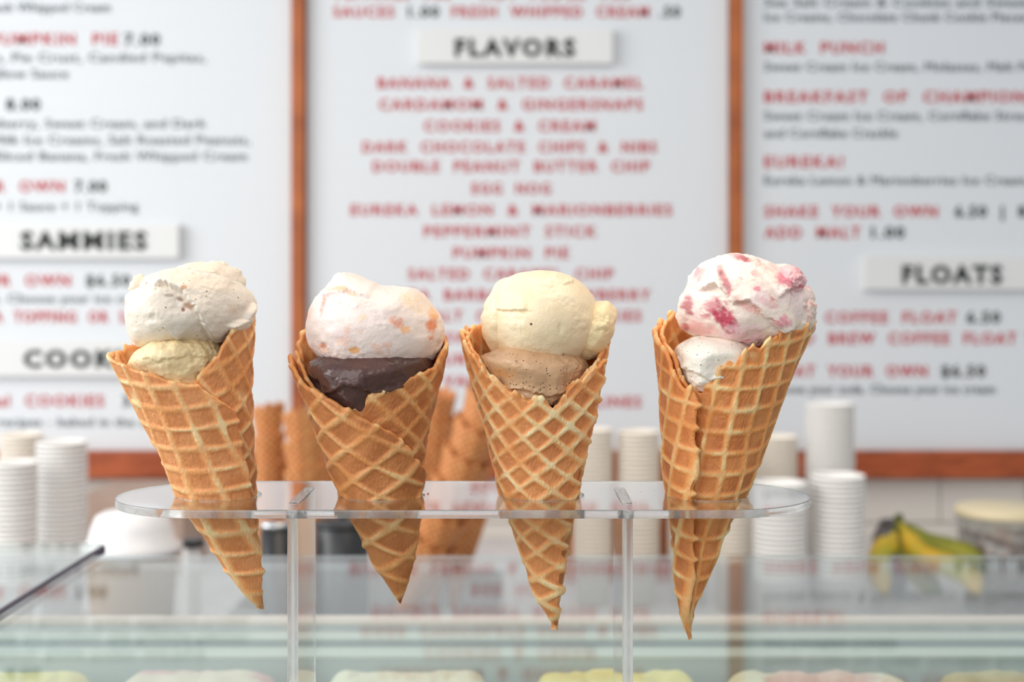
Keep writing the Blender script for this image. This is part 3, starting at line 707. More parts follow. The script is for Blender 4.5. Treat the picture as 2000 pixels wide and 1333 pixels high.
scoop('scoop', T2, [(598, 640), (605, 610), (618, 580), (640, 560), (658, 545), (672, 532), (690, 534), (720, 546), (745, 556), (775, 560), (808, 563), (830, 580), (845, 600), (858, 612), (866, 635), (868, 660), (860, 690), (838, 712), (800, 730), (760, 738), (700, 735), (650, 722), (620, 700), (602, 670)], 0.0345, M['ice2'], (247, 230, 221),
      folds=[([(640, 580), (690, 566), (735, 582)], 0.0008, 20, 1.5), ([(660, 688), (700, 703), (745, 706)], 0.0007, 10, 2.2)],
      bumps=[(668, 545, 18, 10, 0.0018), (770, 600, 24, 16, 0.001)],
      blots=[(786, 628, 17, 10, 10, OR, .85), (800, 640, 12, 8, 0, OR2, .7), (846, 640, 10, 22, 10, OR, .9), (848, 612, 9, 12, 0, OR2, .8), (708, 679, 12, 6, 10, OR2, .9), (724, 700, 26, 6, 18, PK, .8), (764, 706, 14, 8, -40, PK, .9), (772, 700, 8, 6, 0, OR, .8),
             (642, 594, 5, 22, 8, PK, .6), (670, 566, 30, 5, -8, OR2, .6), (700, 572, 22, 5, 20, OR2, .6), (642, 672, 9, 6, 0, PK, .6), (676, 690, 14, 12, 30, (244, 200, 180), .6), (712, 729, 14, 5, 0, PK, .7), (806, 728, 20, 9, -20, (240, 150, 120), .8),
             (640, 722, 18, 7, 20, OR2, .6), (820, 590, 40, 18, 20, (250, 220, 180), .6), (612, 610, 8, 16, 10, OR2, .4), (718, 622, 12, 8, -30, (250, 218, 180), .7), (668, 640, 40, 14, 30, (240, 214, 214), .35)], seed=22, n=120, veins=((246, 176, 130), 34, 0.4, 0.3), rough=1.2, label='white top scoop rippled with blood orange', colvar=((246, 228, 224), 0.5))

# ---- cone 3
c3 = Cone([(657, 903), (685, 909), (735, 921), (805, 940), (873, 957), (930, 972), (970, 981), (1013, 996), (1070, 1018), (1130, 1035), (1185, 1057), (1215, 1076), (1232, 1086)],
          [(665, 1196), (700, 1190), (760, 1179), (830, 1164), (880, 1151), (940, 1141), (970, 1136), (1013, 1127), (1060, 1118), (1113, 1108), (1170, 1099), (1215, 1092), (1232, 1089)], 3)
T3 = cone_thing('waffle cone third from left, smooth pale yellow scoop over speckled tan scoop', 1060)
front3 = [(903, 660), (920, 690), (937, 714), (950, 732), (971, 748), (1000, 764), (1017, 776), (1045, 786), (1068, 784), (1085, 800), (1100, 778), (1114, 754), (1137, 742), (1154, 726), (1177, 706), (1190, 678)]
back3 = [(1197, 664), (1190, 655, 'b'), (1160, 650, 'b'), (1060, 640, 'b'), (960, 638, 'b'), (934, 632, 'b'), (915, 645, 'b')]
tb = c3.curve([(x, y+(3 if x < 1170 else 0)) for x, y in front3]+back3); tf = c3.curve([(x, y) for x, y in front3]+[(1196, 668)]+[(915, 647, 'b')])
g3 = (36*YC/F, 43, 268, 0.001, 0.004, 0.00115)
L3 = layer(c3, dense_phis(), ifn(tb), (36*YC/F, 43, 262, 0.0, 0.0, 0.00115), -0.0008, 0.0020, 0.0011, ROWS, 60)
e3 = c3.edge([(1174, 720), (1160, 790), (1142, 860), (1126, 930), (1118, 972), (1106, 1020), (1098, 1060), (1092, 1113), (1090, 1170), (1089, 1215)])
L3f = layer(c3, np.linspace(112, 340, 270), ifn(tf), g3, 0.0013, 0.0020, 0.0013, ROWS, phi1f=lambda z: np.interp(z, e3[0], e3[1]), knob=0.0036,
             lift=lambda ph, z: sstep(112, 165, ph)*1.25-0.25)
mesh_obj('waffle_cone', join_layers('waffle_cone', [L3, L3f]), M['waffle3'], T3)
scoop('scoop', T3, [(926, 730), (928, 702), (960, 690), (1060, 680), (1135, 695), (1150, 715), (1140, 750), (1100, 785), (1040, 795), (980, 780), (940, 756)], 0.0325, M['ice3b'], (206, 166, 128),
      folds=[([(975, 758), (1020, 752), (1070, 765), (1110, 755)], 0.0012, 12, 2)], bumps=[(1020, 765, 40, 10, 0.001)], seed=31, n=84, rough=0.9, sq=0.84, yoff=-0.003, inside=(c3, lambda p, a=tb, b=tf: np.maximum(np.interp(p, a[0], a[1]), np.where(p < b[0].max(), np.interp(p, b[0], b[1]), -9))), label='tan coffee lower scoop with dark specks', colvar=((216, 174, 130), 0.6),
      blots=[(980, 720, 26, 12, 10, (222, 164, 104), .7), (1030, 768, 50, 10, 5, (226, 198, 164), .7)])
S3 = scoop('scoop', T3, [(960, 640), (962, 600), (970, 570), (984, 548), (1005, 537), (1035, 531), (1070, 530), (1105, 537), (1135, 553), (1155, 576), (1166, 605), (1168, 640), (1160, 672), (1140, 698), (1100, 709), (1050, 706), (1000, 700), (975, 688), (964, 668)], 0.0350, M['ice3'], (250, 228, 190),
      folds=[([(968, 604), (1000, 606), (1030, 605)], 0.0008, 10, 1.0), ([(1075, 545), (1100, 556), (1120, 552)], 0.0005, 8, 1.0), ([(985, 690), (1040, 697), (1100, 692)], 0.0006, 14, 2.2)],
      bumps=[(1090, 638, 5, 9, -0.0010), (1022, 608, 12, 3, -0.0010)],
      seed=32, n=116, rough=0.5, fine=0.55, label='smooth pale yellow top scoop', colvar=((250, 236, 206), 0.5))
scoop('scoop_fold', S3, [(1110, 650), (1140, 600), (1168, 590), (1188, 586), (1203, 604), (1198, 634), (1189, 664), (1170, 692), (1140, 706), (1115, 690)], 0.020, M['ice3'], (248, 226, 180), seed=33, n=56, rough=0.9, fine=1.7, yoff=-0.001)
scoop('scoop_fold', S3, [(996, 540), (974, 548), (956, 578), (944, 604), (941, 640), (947, 668), (962, 690), (990, 700), (1010, 640), (1008, 570)], 0.022, M['ice3'], (250, 230, 192), seed=34, n=56, rough=0.5, fine=1.2, yoff=0.004)

# ---- cone 4
c4 = Cone([(650, 1282), (700, 1288), (760, 1294), (830, 1299), (900, 1303), (970, 1309), (1012, 1317), (1065, 1320), (1120, 1325), (1176, 1331), (1210, 1335), (1240, 1340), (1250, 1344)],
          [(640, 1592), (680, 1575), (737, 1551), (790, 1531), (850, 1507), (919, 1487), (972, 1460), (1012, 1437), (1065, 1414), (1106, 1400), (1143, 1383), (1175, 1370), (1205, 1357), (1235, 1351), (1250, 1348)], 4)
T4 = cone_thing('rightmost waffle cone, berry swirled pink scoop over a white scoop', 1380)
left4 = [(1283, 655), (1290, 672), (1306, 692), (1314, 716), (1332, 748), (1350, 762), (1366, 764)]
right4 = [(1376, 758), (1390, 738), (1420, 718), (1437, 710), (1455, 692), (1472, 680), (1490, 684), (1507, 668), (1522, 676), (1528, 652), (1542, 628), (1554, 638), (1572, 645)]
back4 = [(1590, 640), (1580, 632, 'b'), (1520, 625, 'b'), (1430, 625, 'b'), (1350, 630, 'b'), (1318, 628, 'b'), (1305, 614, 'b'), (1292, 632, 'b'), (1283, 650, 'b')]
tb = c4.curve([(x, y+3) for x, y in left4]+right4+back4); tf = c4.curve(left4+[(1374, 775), (1305, 616, 'b'), (1292, 634, 'b')])
L4 = layer(c4, dense_phis(n=330), ifn(tb), (43*YC/F, 1, 276, 0.0, 0.001, 0.00115), -0.0010, 0.0022, 0.0013, ROWS, 60, knob=0.0032)
e4 = c4.edge([(1372, 770), (1370, 790), (1367, 830), (1364, 878), (1362, 919), (1359, 965), (1361, 1036), (1358, 1083), (1351, 1130), (1343, 1180), (1342, 1220)])
L4f = layer(c4, np.linspace(108, 300, 220), ifn(tf), (43*YC/F, -4, 262, 0.003, 0.0, 0.00115), 0.0024, 0.0025, 0.0012, ROWS, phi1f=lambda z: np.interp(z, e4[0], e4[1]), knob=0.0034,
             lift=lambda ph, z: sstep(108, 165, ph)*1.25-0.25)
mesh_obj('waffle_cone', join_layers('waffle_cone', [L4, L4f]), M['waffle4'], T4)
scoop('scoop', T4, [(1314, 700), (1320, 680), (1345, 664), (1385, 656), (1430, 660), (1470, 675), (1470, 700), (1430, 722), (1395, 752), (1366, 776), (1345, 760), (1325, 724)], 0.0325, M['ice4b'], (250, 243, 230),
      folds=[([(1320, 712), (1350, 720), (1380, 735), (1400, 730)], 0.001, 12, 3)], bumps=[(1360, 735, 22, 14, 0.0022)], seed=41, n=84, rough=0.8, sq=0.84, yoff=-0.003, inside=(c4, lambda p, a=tb, b=tf: np.maximum(np.interp(p, a[0], a[1]), np.where(p < b[0].max(), np.interp(p, b[0], b[1]), -9))), label='white lower scoop with vanilla specks', colvar=((252, 240, 222), 0.5))
MG = (190, 50, 84); MG2 = (214, 90, 120); LP = (246, 206, 214)
S4 = scoop('scoop', T4, [(1322, 620), (1326, 590), (1340, 570), (1346, 545), (1362, 528), (1390, 515), (1420, 503), (1450, 502), (1480, 508), (1510, 520), (1530, 518), (1545, 535), (1556, 552), (1578, 562), (1586, 590), (1587, 620), (1590, 645), (1570, 665), (1540, 680), (1490, 680), (1440, 678), (1390, 665), (1350, 655), (1330, 645)], 0.0355, M['ice4'], (247, 230, 217),
      folds=[([(1350, 572), (1390, 560), (1412, 592), (1440, 588), (1468, 612), (1500, 640), (1540, 634)], 0.0026, 40, 1.8), ([(1488, 582), (1515, 566), (1532, 548)], 0.0018, 16, 1.8), ([(1405, 590), (1396, 555), (1404, 520)], 0.0008, 14, 1.6),
             ([(1360, 535), (1400, 514), (1450, 514)], 0.0008, 14, 1.4)],
      bumps=[(1530, 535, 16, 14, 0.002), (1380, 620, 26, 30, -0.001), (1500, 630, 20, 18, 0.001)],
      blots=[(1396, 616, 40, 17, 58, MG, .95), (1410, 640, 18, 10, 40, (170, 30, 70), .8), (1375, 595, 14, 14, 20, MG2, .6), (1335, 600, 10, 26, 8, (170, 40, 60), .8), (1333, 640, 8, 14, 0, (160, 40, 50), .9), (1352, 640, 34, 14, 10, (240, 150, 150), .6), (1508, 550, 22, 18, -30, MG2, .85), (1530, 545, 26, 12, 50, (222, 110, 130), .7), (1440, 512, 22, 6, 10, (188, 60, 80), .8),
             (1404, 555, 6, 24, -12, MG, .7), (1365, 540, 18, 12, -40, (228, 150, 160), .8), (1500, 620, 12, 10, 20, (222, 90, 130), .8), (1454, 568, 7, 5, 0, MG2, .7), (1430, 650, 44, 26, 10, LP, .8), (1440, 600, 30, 10, 30, (232, 160, 150), .6), (1560, 600, 14, 26, 10, (240, 196, 186), .7),
             (1585, 640, 12, 14, 0, (226, 140, 140), .7), (1575, 560, 16, 8, 30, (238, 150, 150), .7), (1470, 590, 22, 8, 20, (234, 180, 180), .6), (1486, 671, 24, 8, 0, (226, 150, 130), .7), (1480, 525, 30, 8, 20, (244, 200, 190), .6), (1545, 640, 20, 18, 0, (250, 232, 200), .6)],
      seed=42, n=120, veins=((214, 84, 112), 34, 0.75, 0.16), rough=1.1, label='pink and white top scoop with berry swirls', colvar=((250, 224, 224), 0.6), fine=1.2)

scoop('scoop_fold', S4, [(1500, 545), (1512, 522), (1532, 517), (1548, 530), (1558, 552), (1546, 572), (1520, 578), (1500, 566)], 0.014, M['ice4'], (240, 190, 192), seed=43, n=44, fine=2.4, rough=1.2, yoff=-0.018, veins=((206, 70, 100), 16, 0.8, 0.1))
scoop('scoop_fold', S4, [(1530, 600), (1546, 566), (1566, 562), (1577, 590), (1579, 622), (1581, 640), (1562, 658), (1535, 650)], 0.016, M['ice4'], (246, 222, 208), seed=44, n=44, fine=2.2, rough=1.0, yoff=-0.006, veins=((222, 110, 120), 16, 0.6, 0.2))

# ------------------------------------------------------------------ clear acrylic cone stand
ZP = -0.0998; TP = 0.0039
stand = thing('cone_stand', (-0.0237, YC, -0.2078), 'clear acrylic stand with rounded shelf holding the four waffle cones', 'cone stand')
cu = bpy.data.curves.new('shelf', 'CURVE'); cu.dimensions = '2D'; cu.fill_mode = 'BOTH'; cu.extrude = TP/2-0.0003; cu.bevel_depth = 0.0003; cu.bevel_resolution = 1
def poly(pts):
    sp = cu.splines.new('POLY'); sp.points.add(len(pts)-1); sp.use_cyclic_u = True
    for i, (x, y) in enumerate(pts): sp.points[i].co = (x, y, 0, 1)
xl, xr, Rr = -0.1918+0.0002, 0.1444, 0.049
pts = []
for k in range(49):
    a = -math.pi/2+math.pi*k/48; pts.append((xr-Rr+Rr*math.cos(a), YC+Rr*math.sin(a)))
for k in range(49):
    a = math.pi/2+math.pi*k/48; pts.append((xl+Rr+Rr*math.cos(a), YC+Rr*math.sin(a)))
poly(pts)
for hx, hr in ((429.5, 79.5), (745, 80), (1060, 80), (1381, 80)):
    X = (hx-HX)*YC/F; r = hr*YC/F+0.0003
    poly([(X+r*math.cos(-2*math.pi*k/64), YC+r*math.sin(-2*math.pi*k/64)) for k in range(64)])
UP = ((-0.1045, -0.0995), (0.0513, 0.0563))
for a, b in UP:
    poly([(a-.0003, 0.6655), (a-.0003, 0.7170), (b+.0003, 0.7170), (b+.0003, 0.6655)])
co = bpy.data.objects.new('c', cu); COL.objects.link(co); bpy.context.view_layer.update()
me = bpy.data.meshes.new_from_object(co.evaluated_get(bpy.context.evaluated_depsgraph_get())); bpy.data.objects.remove(co)
me.transform(Matrix.Translation((0, 0, ZP-TP/2)))
bm = bmesh.new(); bm.from_mesh(me); bmesh.ops.remove_doubles(bm, verts=bm.verts[:], dist=1e-6); bmesh.ops.recalc_face_normals(bm, faces=bm.faces[:]); bm.to_mesh(me); bm.free()
o = mesh_obj('shelf', me, M['acrylic'], stand); me.materials.append(M['shelf_edge'])
for p_ in me.polygons: p_.material_index = 1 if abs(p_.normal.z) < 0.5 else 0
for a, b in UP:
    bm = bmesh.new(); y0, y1 = 0.666, 0.7165; e = 0.004
    prof = [(y0-e, ZP-TP-0.0004), (y0-e, -0.2022), (y1+e, -0.2022), (y1+e, ZP-TP-0.0004), (y1, ZP-TP-0.0004), (y1, ZP+0.0002), (y0, ZP+0.0002), (y0, ZP-TP-0.0004)]
    va = [bm.verts.new((a, y, z)) for y, z in prof]; vb = [bm.verts.new((b, y, z)) for y, z in prof]
    bm.faces.new(va); bm.faces.new(vb[::-1])
    for i in range(8): bm.faces.new((va[i], vb[i], vb[(i+1) % 8], va[(i+1) % 8]))
    bmesh.ops.recalc_face_normals(bm, faces=bm.faces[:]); me = bpy.data.meshes.new('upright'); bm.to_mesh(me); bm.free()
    mesh_obj('upright', me, M['acrylic'], stand); me.materials.append(M['acrylic_edge'])
    for p_ in me.polygons: p_.material_index = 0 if abs(p_.normal.x) > 0.5 else 1
box('base_plate', (-0.13, 0.083, YC-0.045, 0.728, -0.2078, -0.2024), M['acrylic'], stand, bev=0.0005)

# crumbs on the shelf
M['crumb'] = mat('waffle_crumb', (196, 122, 60), 0.7)
rnd = random.Random(5)
cr_pts = [(828, 968, 4), (836, 966, 4), (822, 967, 3.5), (920, 967, 1.6), (1251, 961, 1.5), (1262, 960, 1.2), (1243, 963, 1), (1278, 959, 1.6), (1180, 985, 1), (945, 962, 1), (925, 984, 1)]
def crumb_me(r, sd):
    bm = bmesh.new(); bmesh.ops.create_icosphere(bm, subdivisions=2, radius=r); q = random.Random(sd)
    for v in bm.verts: v.co *= q.uniform(0.6, 1.25); v.co.z *= 0.7
    me = bpy.data.meshes.new('crumb'); bm.to_mesh(me); bm.free(); return me
for i, (x, y, s) in enumerate(cr_pts):
    Y = F*abs(ZP)/(y-HY); r = s/2*Y/F; me = crumb_me(r, i); me.materials.append(M['crumb'])
    o = bpy.data.objects.new('waffle_crumb', me); COL.objects.link(o); o.location = ((x-HX)*Y/F, Y, ZP+r*0.6)
    if i < 3: tag(o, 'waffle crumb on the clear shelf against the right side of the browned cone', 'crumb', 'crumbs beside the second cone')
    else: tag(o, 'tiny loose waffle crumb on the clear shelf between the cones', 'crumb', 'crumbs scattered on the shelf')

# ------------------------------------------------------------------ display case
ZG = -0.208
case = thing('display_case', (0, 0.86, -1.35), 'glass topped ice cream display case under the clear stand', 'display case')
box('glass_top', (-0.328, 1.9, 0.56, 1.115, ZG-0.006, ZG), M['pane'], case)
box('glass_top', (-1.9, -0.334, 0.56, 1.168, ZG-0.006, ZG), M['pane'], case)
box('seam_gasket', (-0.3335, -0.3300, 0.905, 1.155, ZG-0.006, ZG+0.0005), M['gasket'], case, bev=0.0005)
box('rear_rail', (-1.9, 1.9, 1.104, 1.124, -0.2600, -0.2568), M['rail_metal'], case, bev=0.0012)
box('rear_panel', (-1.9, 1.9, 1.106, 1.122, -0.60, -0.2600), M['steel'], case)
box('inner_rail', (-1.9, 1.9, 1.088, 1.106, -0.2680, -0.2655), M['light_metal'], case, bev=0.0006)
box('liner_upper', (-1.9, 1.9, 1.088, 1.1055, -0.60, -0.2680), M['case_in'], case)
box('inner_rail', (-1.9, 1.9, 1.062, 1.088, -0.2755, -0.2730), M['light_metal'], case, bev=0.0006)
box('liner_lower', (-1.9, 1.9, 1.062, 1.0875, -0.60, -0.2755), M['case_liner2'], case)
box('liner_floor', (-1.9, 1.9, 0.57, 1.12, -0.625, -0.60), M['case_in'], case)
box('front_glass', (-1.9, 1.9, 0.560, 0.566, -0.62, ZG-0.007), M['pane_green'], case)
box('body', (-1.9, 1.9, 0.56, 1.12, -1.35, -0.625), M['white_plastic'], case)

# tubs of ice cream in the case
tubs = [(70, 230, (240, 230, 150), None, 'tub of pale yellow ice cream at the far left of the case'),
        (410, 275, (238, 226, 206), (226, 170, 176), 'tub of cream ice cream with pink swirl, below the leftmost cone'),
        (800, 300, (246, 242, 216), None, 'tub of off-white ice cream between the stand uprights, left one'),
        (1198, 300, (250, 236, 140), None, 'tub of bright yellow ice cream behind the right upright of the stand'),
        (1578, 340, (244, 236, 208), (236, 190, 180), 'tub of cream ice cream with pink fleck below the right shelf end'),
        (1950, 250, (196, 186, 130), None, 'tub of olive tan ice cream at the right edge of the case')]
for i, (cx, wpx, c, c2_, lab) in enumerate(tubs):
    Y = 0.915; hy = 0.130; X = (cx-HX)*(Y+hy)/F; hw = (wpx/2+10)*(Y+hy)/F; zr = -0.2930
    t = thing('ice_cream_tub', (X, Y, -0.598), lab, 'ice cream tub')
    bm = bmesh.new()
    def ring(hx, hyy, z, rc=0.02):
        out = []
        for qx, qy, a0 in ((1, 1, 0), (-1, 1, 90), (-1, -1, 180), (1, -1, 270)):
            for k in range(5):
                a = math.radians(a0+k*22.5); out.append(bm.verts.new((X+qx*(hx-rc)+rc*math.cos(a), Y+qy*(hyy-rc)+rc*math.sin(a), z)))
        return out
    rings = [ring(hw*.9, hy*.9, -0.597), ring(hw, hy, zr-0.004), ring(hw+.005, hy+.005, zr-0.002), ring(hw+.005, hy+.005, zr), ring(hw, hy, zr), ring(hw*.9, hy*.9, -0.55)]
    for a, b in zip(rings, rings[1:]):
        for k in range(20): bm.faces.new((a[k], a[(k+1) % 20], b[(k+1) % 20], b[k]))
    bm.faces.new(rings[0][::-1]); bm.faces.new(rings[-1])
    bmesh.ops.recalc_face_normals(bm, faces=bm.faces[:]); me = bpy.data.meshes.new('pan'); bm.to_mesh(me); bm.free(); mesh_obj('pan', me, M['case_liner2'], t)
    n = 70; gx, gy = np.meshgrid(np.linspace(-1, 1, n), np.linspace(-1, 1, n))
    dome = np.clip((1-np.abs(gx)**14)*(1-np.abs(gy)**14), 0, 1)**0.6
    zz = -0.300+dome*(0.0275+0.0022*fbm(gx*4+i*7, gy*5, 0*gx, i, 3))
    V = np.stack([X+gx*hw*0.97, Y+gy*hy*0.97, zz], -1).reshape(-1, 3)
    col = np.tile(np.array(lin(c)), (len(V), 1))
    if c2_ is not None:
        mm = sstep(0.15, 0.5, fbm(gx*2.2+i, gy*5, 0*gx, 9+i, 3)).reshape(-1, 1)*0.8; col = col*(1-mm)+np.array(lin(c2_))*mm
    mesh_obj('ice_cream', grid_me('ice_cream', V, quads(n, n), colors=col), M['ice1b'], t)

# ------------------------------------------------------------------ things on the back counter
def simple_cone(px, pyt, wpx, tip, Y, n=1, label='', dy=0.0, group='spare waffle cones on the back counter', pitch=18):
    """empty rolled waffle cones nested in one another, mouth up at (px,pyt), point at tip"""
    A = P(px, pyt, Y); B = P(tip[0], tip[1], Y+dy); B = A+(B-A)*((ZC+0.008-A.z)/(B.z-A.z)); ax = (A-B); Ln = ax.length; axn = ax.normalized()
    me = cone_cache.get((wpx, round(Ln, 3)))
    r = wpx/2*Y/F
    if me is None:
        nr, ncol = 70, 96; t = np.linspace(0, 1, nr)[:, None]; ph = np.linspace(0, 2*math.pi*1.25, ncol)[None, :]
        Lc = min(Ln, 0.17)
        top = 1+0.05*np.sin(ph*1.0+1)+0.02*np.sin(ph*9)
        z = t*top*Lc; rr = (0.02+0.98*t)*r*(1+0.035*ph/(2*math.pi))
        u = (ph*rr.max()*0.8+z)/0.0115; v = (ph*rr.max()*0.8-z)/0.0115
        rl = np.maximum(1-sstep(.08, .25, np.abs(u-np.round(u))), 1-sstep(.08, .25, np.abs(v-np.round(v))))
        R2 = rr+(rl-.5)*0.0014
        V = np.stack([R2*np.cos(ph), R2*np.sin(ph), z+0*ph], -1)
        Vi = np.stack([(rr-0.0028)*np.cos(ph), (rr-0.0028)*np.sin(ph), z+0*ph], -1)[::-1][:30]
        V = np.concatenate([V, Vi], 0); A_ = np.concatenate([rl, rl[::-1][:30]], 0)
        me = grid_me('waffle', V.reshape(-1, 3), quads(nr+30, ncol), {'ridge': A_.reshape(-1)}); me.materials.append(M['waffle_far'])
        cone_cache[(wpx, round(Ln, 3))] = me
    q = axn.to_track_quat('Z', 'Y')
    for k in range(n):
        o = bpy.data.objects.new('waffle_cone', me); COL.objects.link(o)
        o.location = A-axn*min(Ln, 0.17)-axn*k*(Ln-min(Ln, 0.17))/max(1, n-1); o.rotation_mode = 'QUATERNION'; o.rotation_quaternion = q
        tag(o, label, 'waffle cone', group)
cone_cache = {}
simple_cone(524, 797, 62, (532, 1170), 2.16, 5, 'empty waffle cone in the upright nested stack between the first two ice cream cones', group='nested waffle cones between the first two cones')
simple_cone(592, 806, 78, (606, 1180), 2.10, 5, 'empty waffle cone in the wider nested stack left of the browned ice cream cone', group='nested waffle cones left of the second cone')
simple_cone(665, 850, 78, (672, 1180), 2.22, 4, 'empty waffle cone in the nested stack hidden behind the browned ice cream cone', group='nested waffle cones behind the second cone')
simple_cone(850, 766, 80, (846, 1180), 2.25, 6, 'empty waffle cone in the dark upright nested stack right of the browned ice cream cone', group='nested waffle cones right of the second cone')
simple_cone(958, 776, 100, (800, 1170), 2.08, 6, 'empty waffle cone in the leaning nested stack left of the third ice cream cone', group='leaning nested waffle cones')
simple_cone(905, 905, 105, (885, 1190), 2.27, 4, 'empty waffle cone in the low nested stack seen through the clear shelf', group='nested waffle cones behind the shelf middle')
bin_ = thing('cone_bin', P(730, 1186, 2.15), 'low pale metal bin holding the spare waffle cones', 'bin')
x0, x1 = P(480, 0, 2.15).x, P(985, 0, 2.15).x
for b in ((x0, x1, 2.02, 2.026, ZC, ZC+0.075), (x0, x1, 2.31, 2.316, ZC, ZC+0.075), (x0, x0+.006, 2.026, 2.31, ZC, ZC+0.075), (x1-.006, x1, 2.026, 2.31, ZC, ZC+0.075), (x0, x1, 2.02, 2.316, ZC, ZC+0.004)):
    box('panel', b, M['steel'], bin_)

# lidded takeaway tub at left
kt = thing('takeaway_tub', P(262, 1180, 1.85), 'kraft takeaway tub with a white domed lid, left of the leftmost cone', 'tub')
Xk = P(258, 0, 1.85).x; s_ = 1.85/F
mesh_obj('bowl', lathe_me([(0, ZC), (0.045, ZC), (0.058, -(1084-HY)*s_), (0.0585, -(1070-HY)*s_), (0.056, -(1070-HY)*s_), (0.043, ZC+.004), (0, ZC+.004)], 40, Xk, 1.85, 0), M['kraft'], kt)
mesh_obj('lid', lathe_me([(0.0590, -(1080-HY)*s_), (0.0640, -(1078-HY)*s_), (0.0640, -(1064-HY)*s_), (0.0560, -(1056-HY)*s_), (0.0520, -(1030-HY)*s_), (0.046, -(1008-HY)*s_), (0.036, -(1000-HY)*s_), (0, -(997-HY)*s_)], 40, Xk, 1.85, 0), M['white_plastic'], kt)

bx_ = thing('cardboard_box', P(262, 1180, 2.72), 'brown cardboard box against the tiles behind the domed takeaway tub', 'box')
xa, xb = P(180, 0, 2.72).x, P(372, 0, 2.72).x
box('carton', (xa, xb, 2.66, 2.86, ZC, P(0, 968, 2.66).z), M['carton'], bx_, bev=0.002)
box('flap', (xa+.002, xb-.002, 2.66, 2.755, P(0, 968, 2.66).z, P(0, 966, 2.66).z), M['carton'], bx_)
box('flap', (xa+.002, xb-.002, 2.765, 2.86, P(0, 968, 2.66).z, P(0, 966, 2.66).z), M['carton'], bx_)
# white squeeze bottle, black canister, white jar
sb = thing('squeeze_bottle', P(375, 1185, 1.95), 'slim white bottle with dark cap below the leftmost cone', 'bottle')
Xb = P(375, 0, 1.95).x; s_ = 1.95/F
mesh_obj('bottle_body', lathe_me([(0, ZC), (0.0115, ZC), (0.0125, ZC+0.004), (0.0125, -(1072-HY)*s_), (0.010, -(1066-HY)*s_), (0, -(1066-HY)*s_)], 24, Xb, 1.95, 0), M['white_plastic'], sb)
mesh_obj('cap', lathe_me([(0, -(1066-HY)*s_), (0.017, -(1066-HY)*s_), (0.018, -(1058-HY)*s_), (0.012, -(1053-HY)*s_), (0, -(1053-HY)*s_)], 24, Xb, 1.95, 0), M['dark_plastic'], sb)
kn = thing('canister', P(662, 1185, 1.9), 'black canister with a chrome knob below the browned cone, right of the left upright', 'canister')
Xc = P(668, 0, 1.9).x; s_ = 1.9/F
mesh_obj('canister_body', lathe_me([(0, ZC), (0.034, ZC), (0.036, ZC+.004), (0.036, -(1030-HY)*s_), (0.034, -(1028-HY)*s_), (0, -(1028-HY)*s_)], 36, Xc, 1.9, 0), M['dark_plastic'], kn)
mesh_obj('lid', lathe_me([(0, -(1028-HY)*s_), (0.037, -(1028-HY)*s_), (0.037, -(1020-HY)*s_), (0.028, -(1014-HY)*s_), (0, -(1012-HY)*s_)], 36, Xc, 1.9, 0), M['dark_plastic'], kn)
mesh_obj('knob', lathe_me([(0, -(1012-HY)*s_), (0.004, -(1012-HY)*s_), (0.008, -(1008-HY)*s_), (0.008, -(1001-HY)*s_), (0, -(998-HY)*s_)], 20, Xc, 1.9, 0), M['chrome'], kn)
c5 = thing('canister', P(540, 1185, 1.88), 'small dark canister behind the point of the leftmost cone', 'canister')
Xd = P(540, 0, 1.88).x; s_ = 1.88/F
mesh_obj('canister_body', lathe_me([(0, ZC), (0.02, ZC), (0.0215, ZC+.004), (0.0215, -(1030-HY)*s_), (0, -(1030-HY)*s_)], 30, Xd, 1.88, 0), M['dark_plastic'], c5)
mesh_obj('lid', lathe_me([(0, -(1030-HY)*s_), (0.0225, -(1030-HY)*s_), (0.0225, -(1022-HY)*s_), (0.018, -(1018-HY)*s_), (0, -(1017-HY)*s_)], 30, Xd, 1.88, 0), M['chrome'], c5)

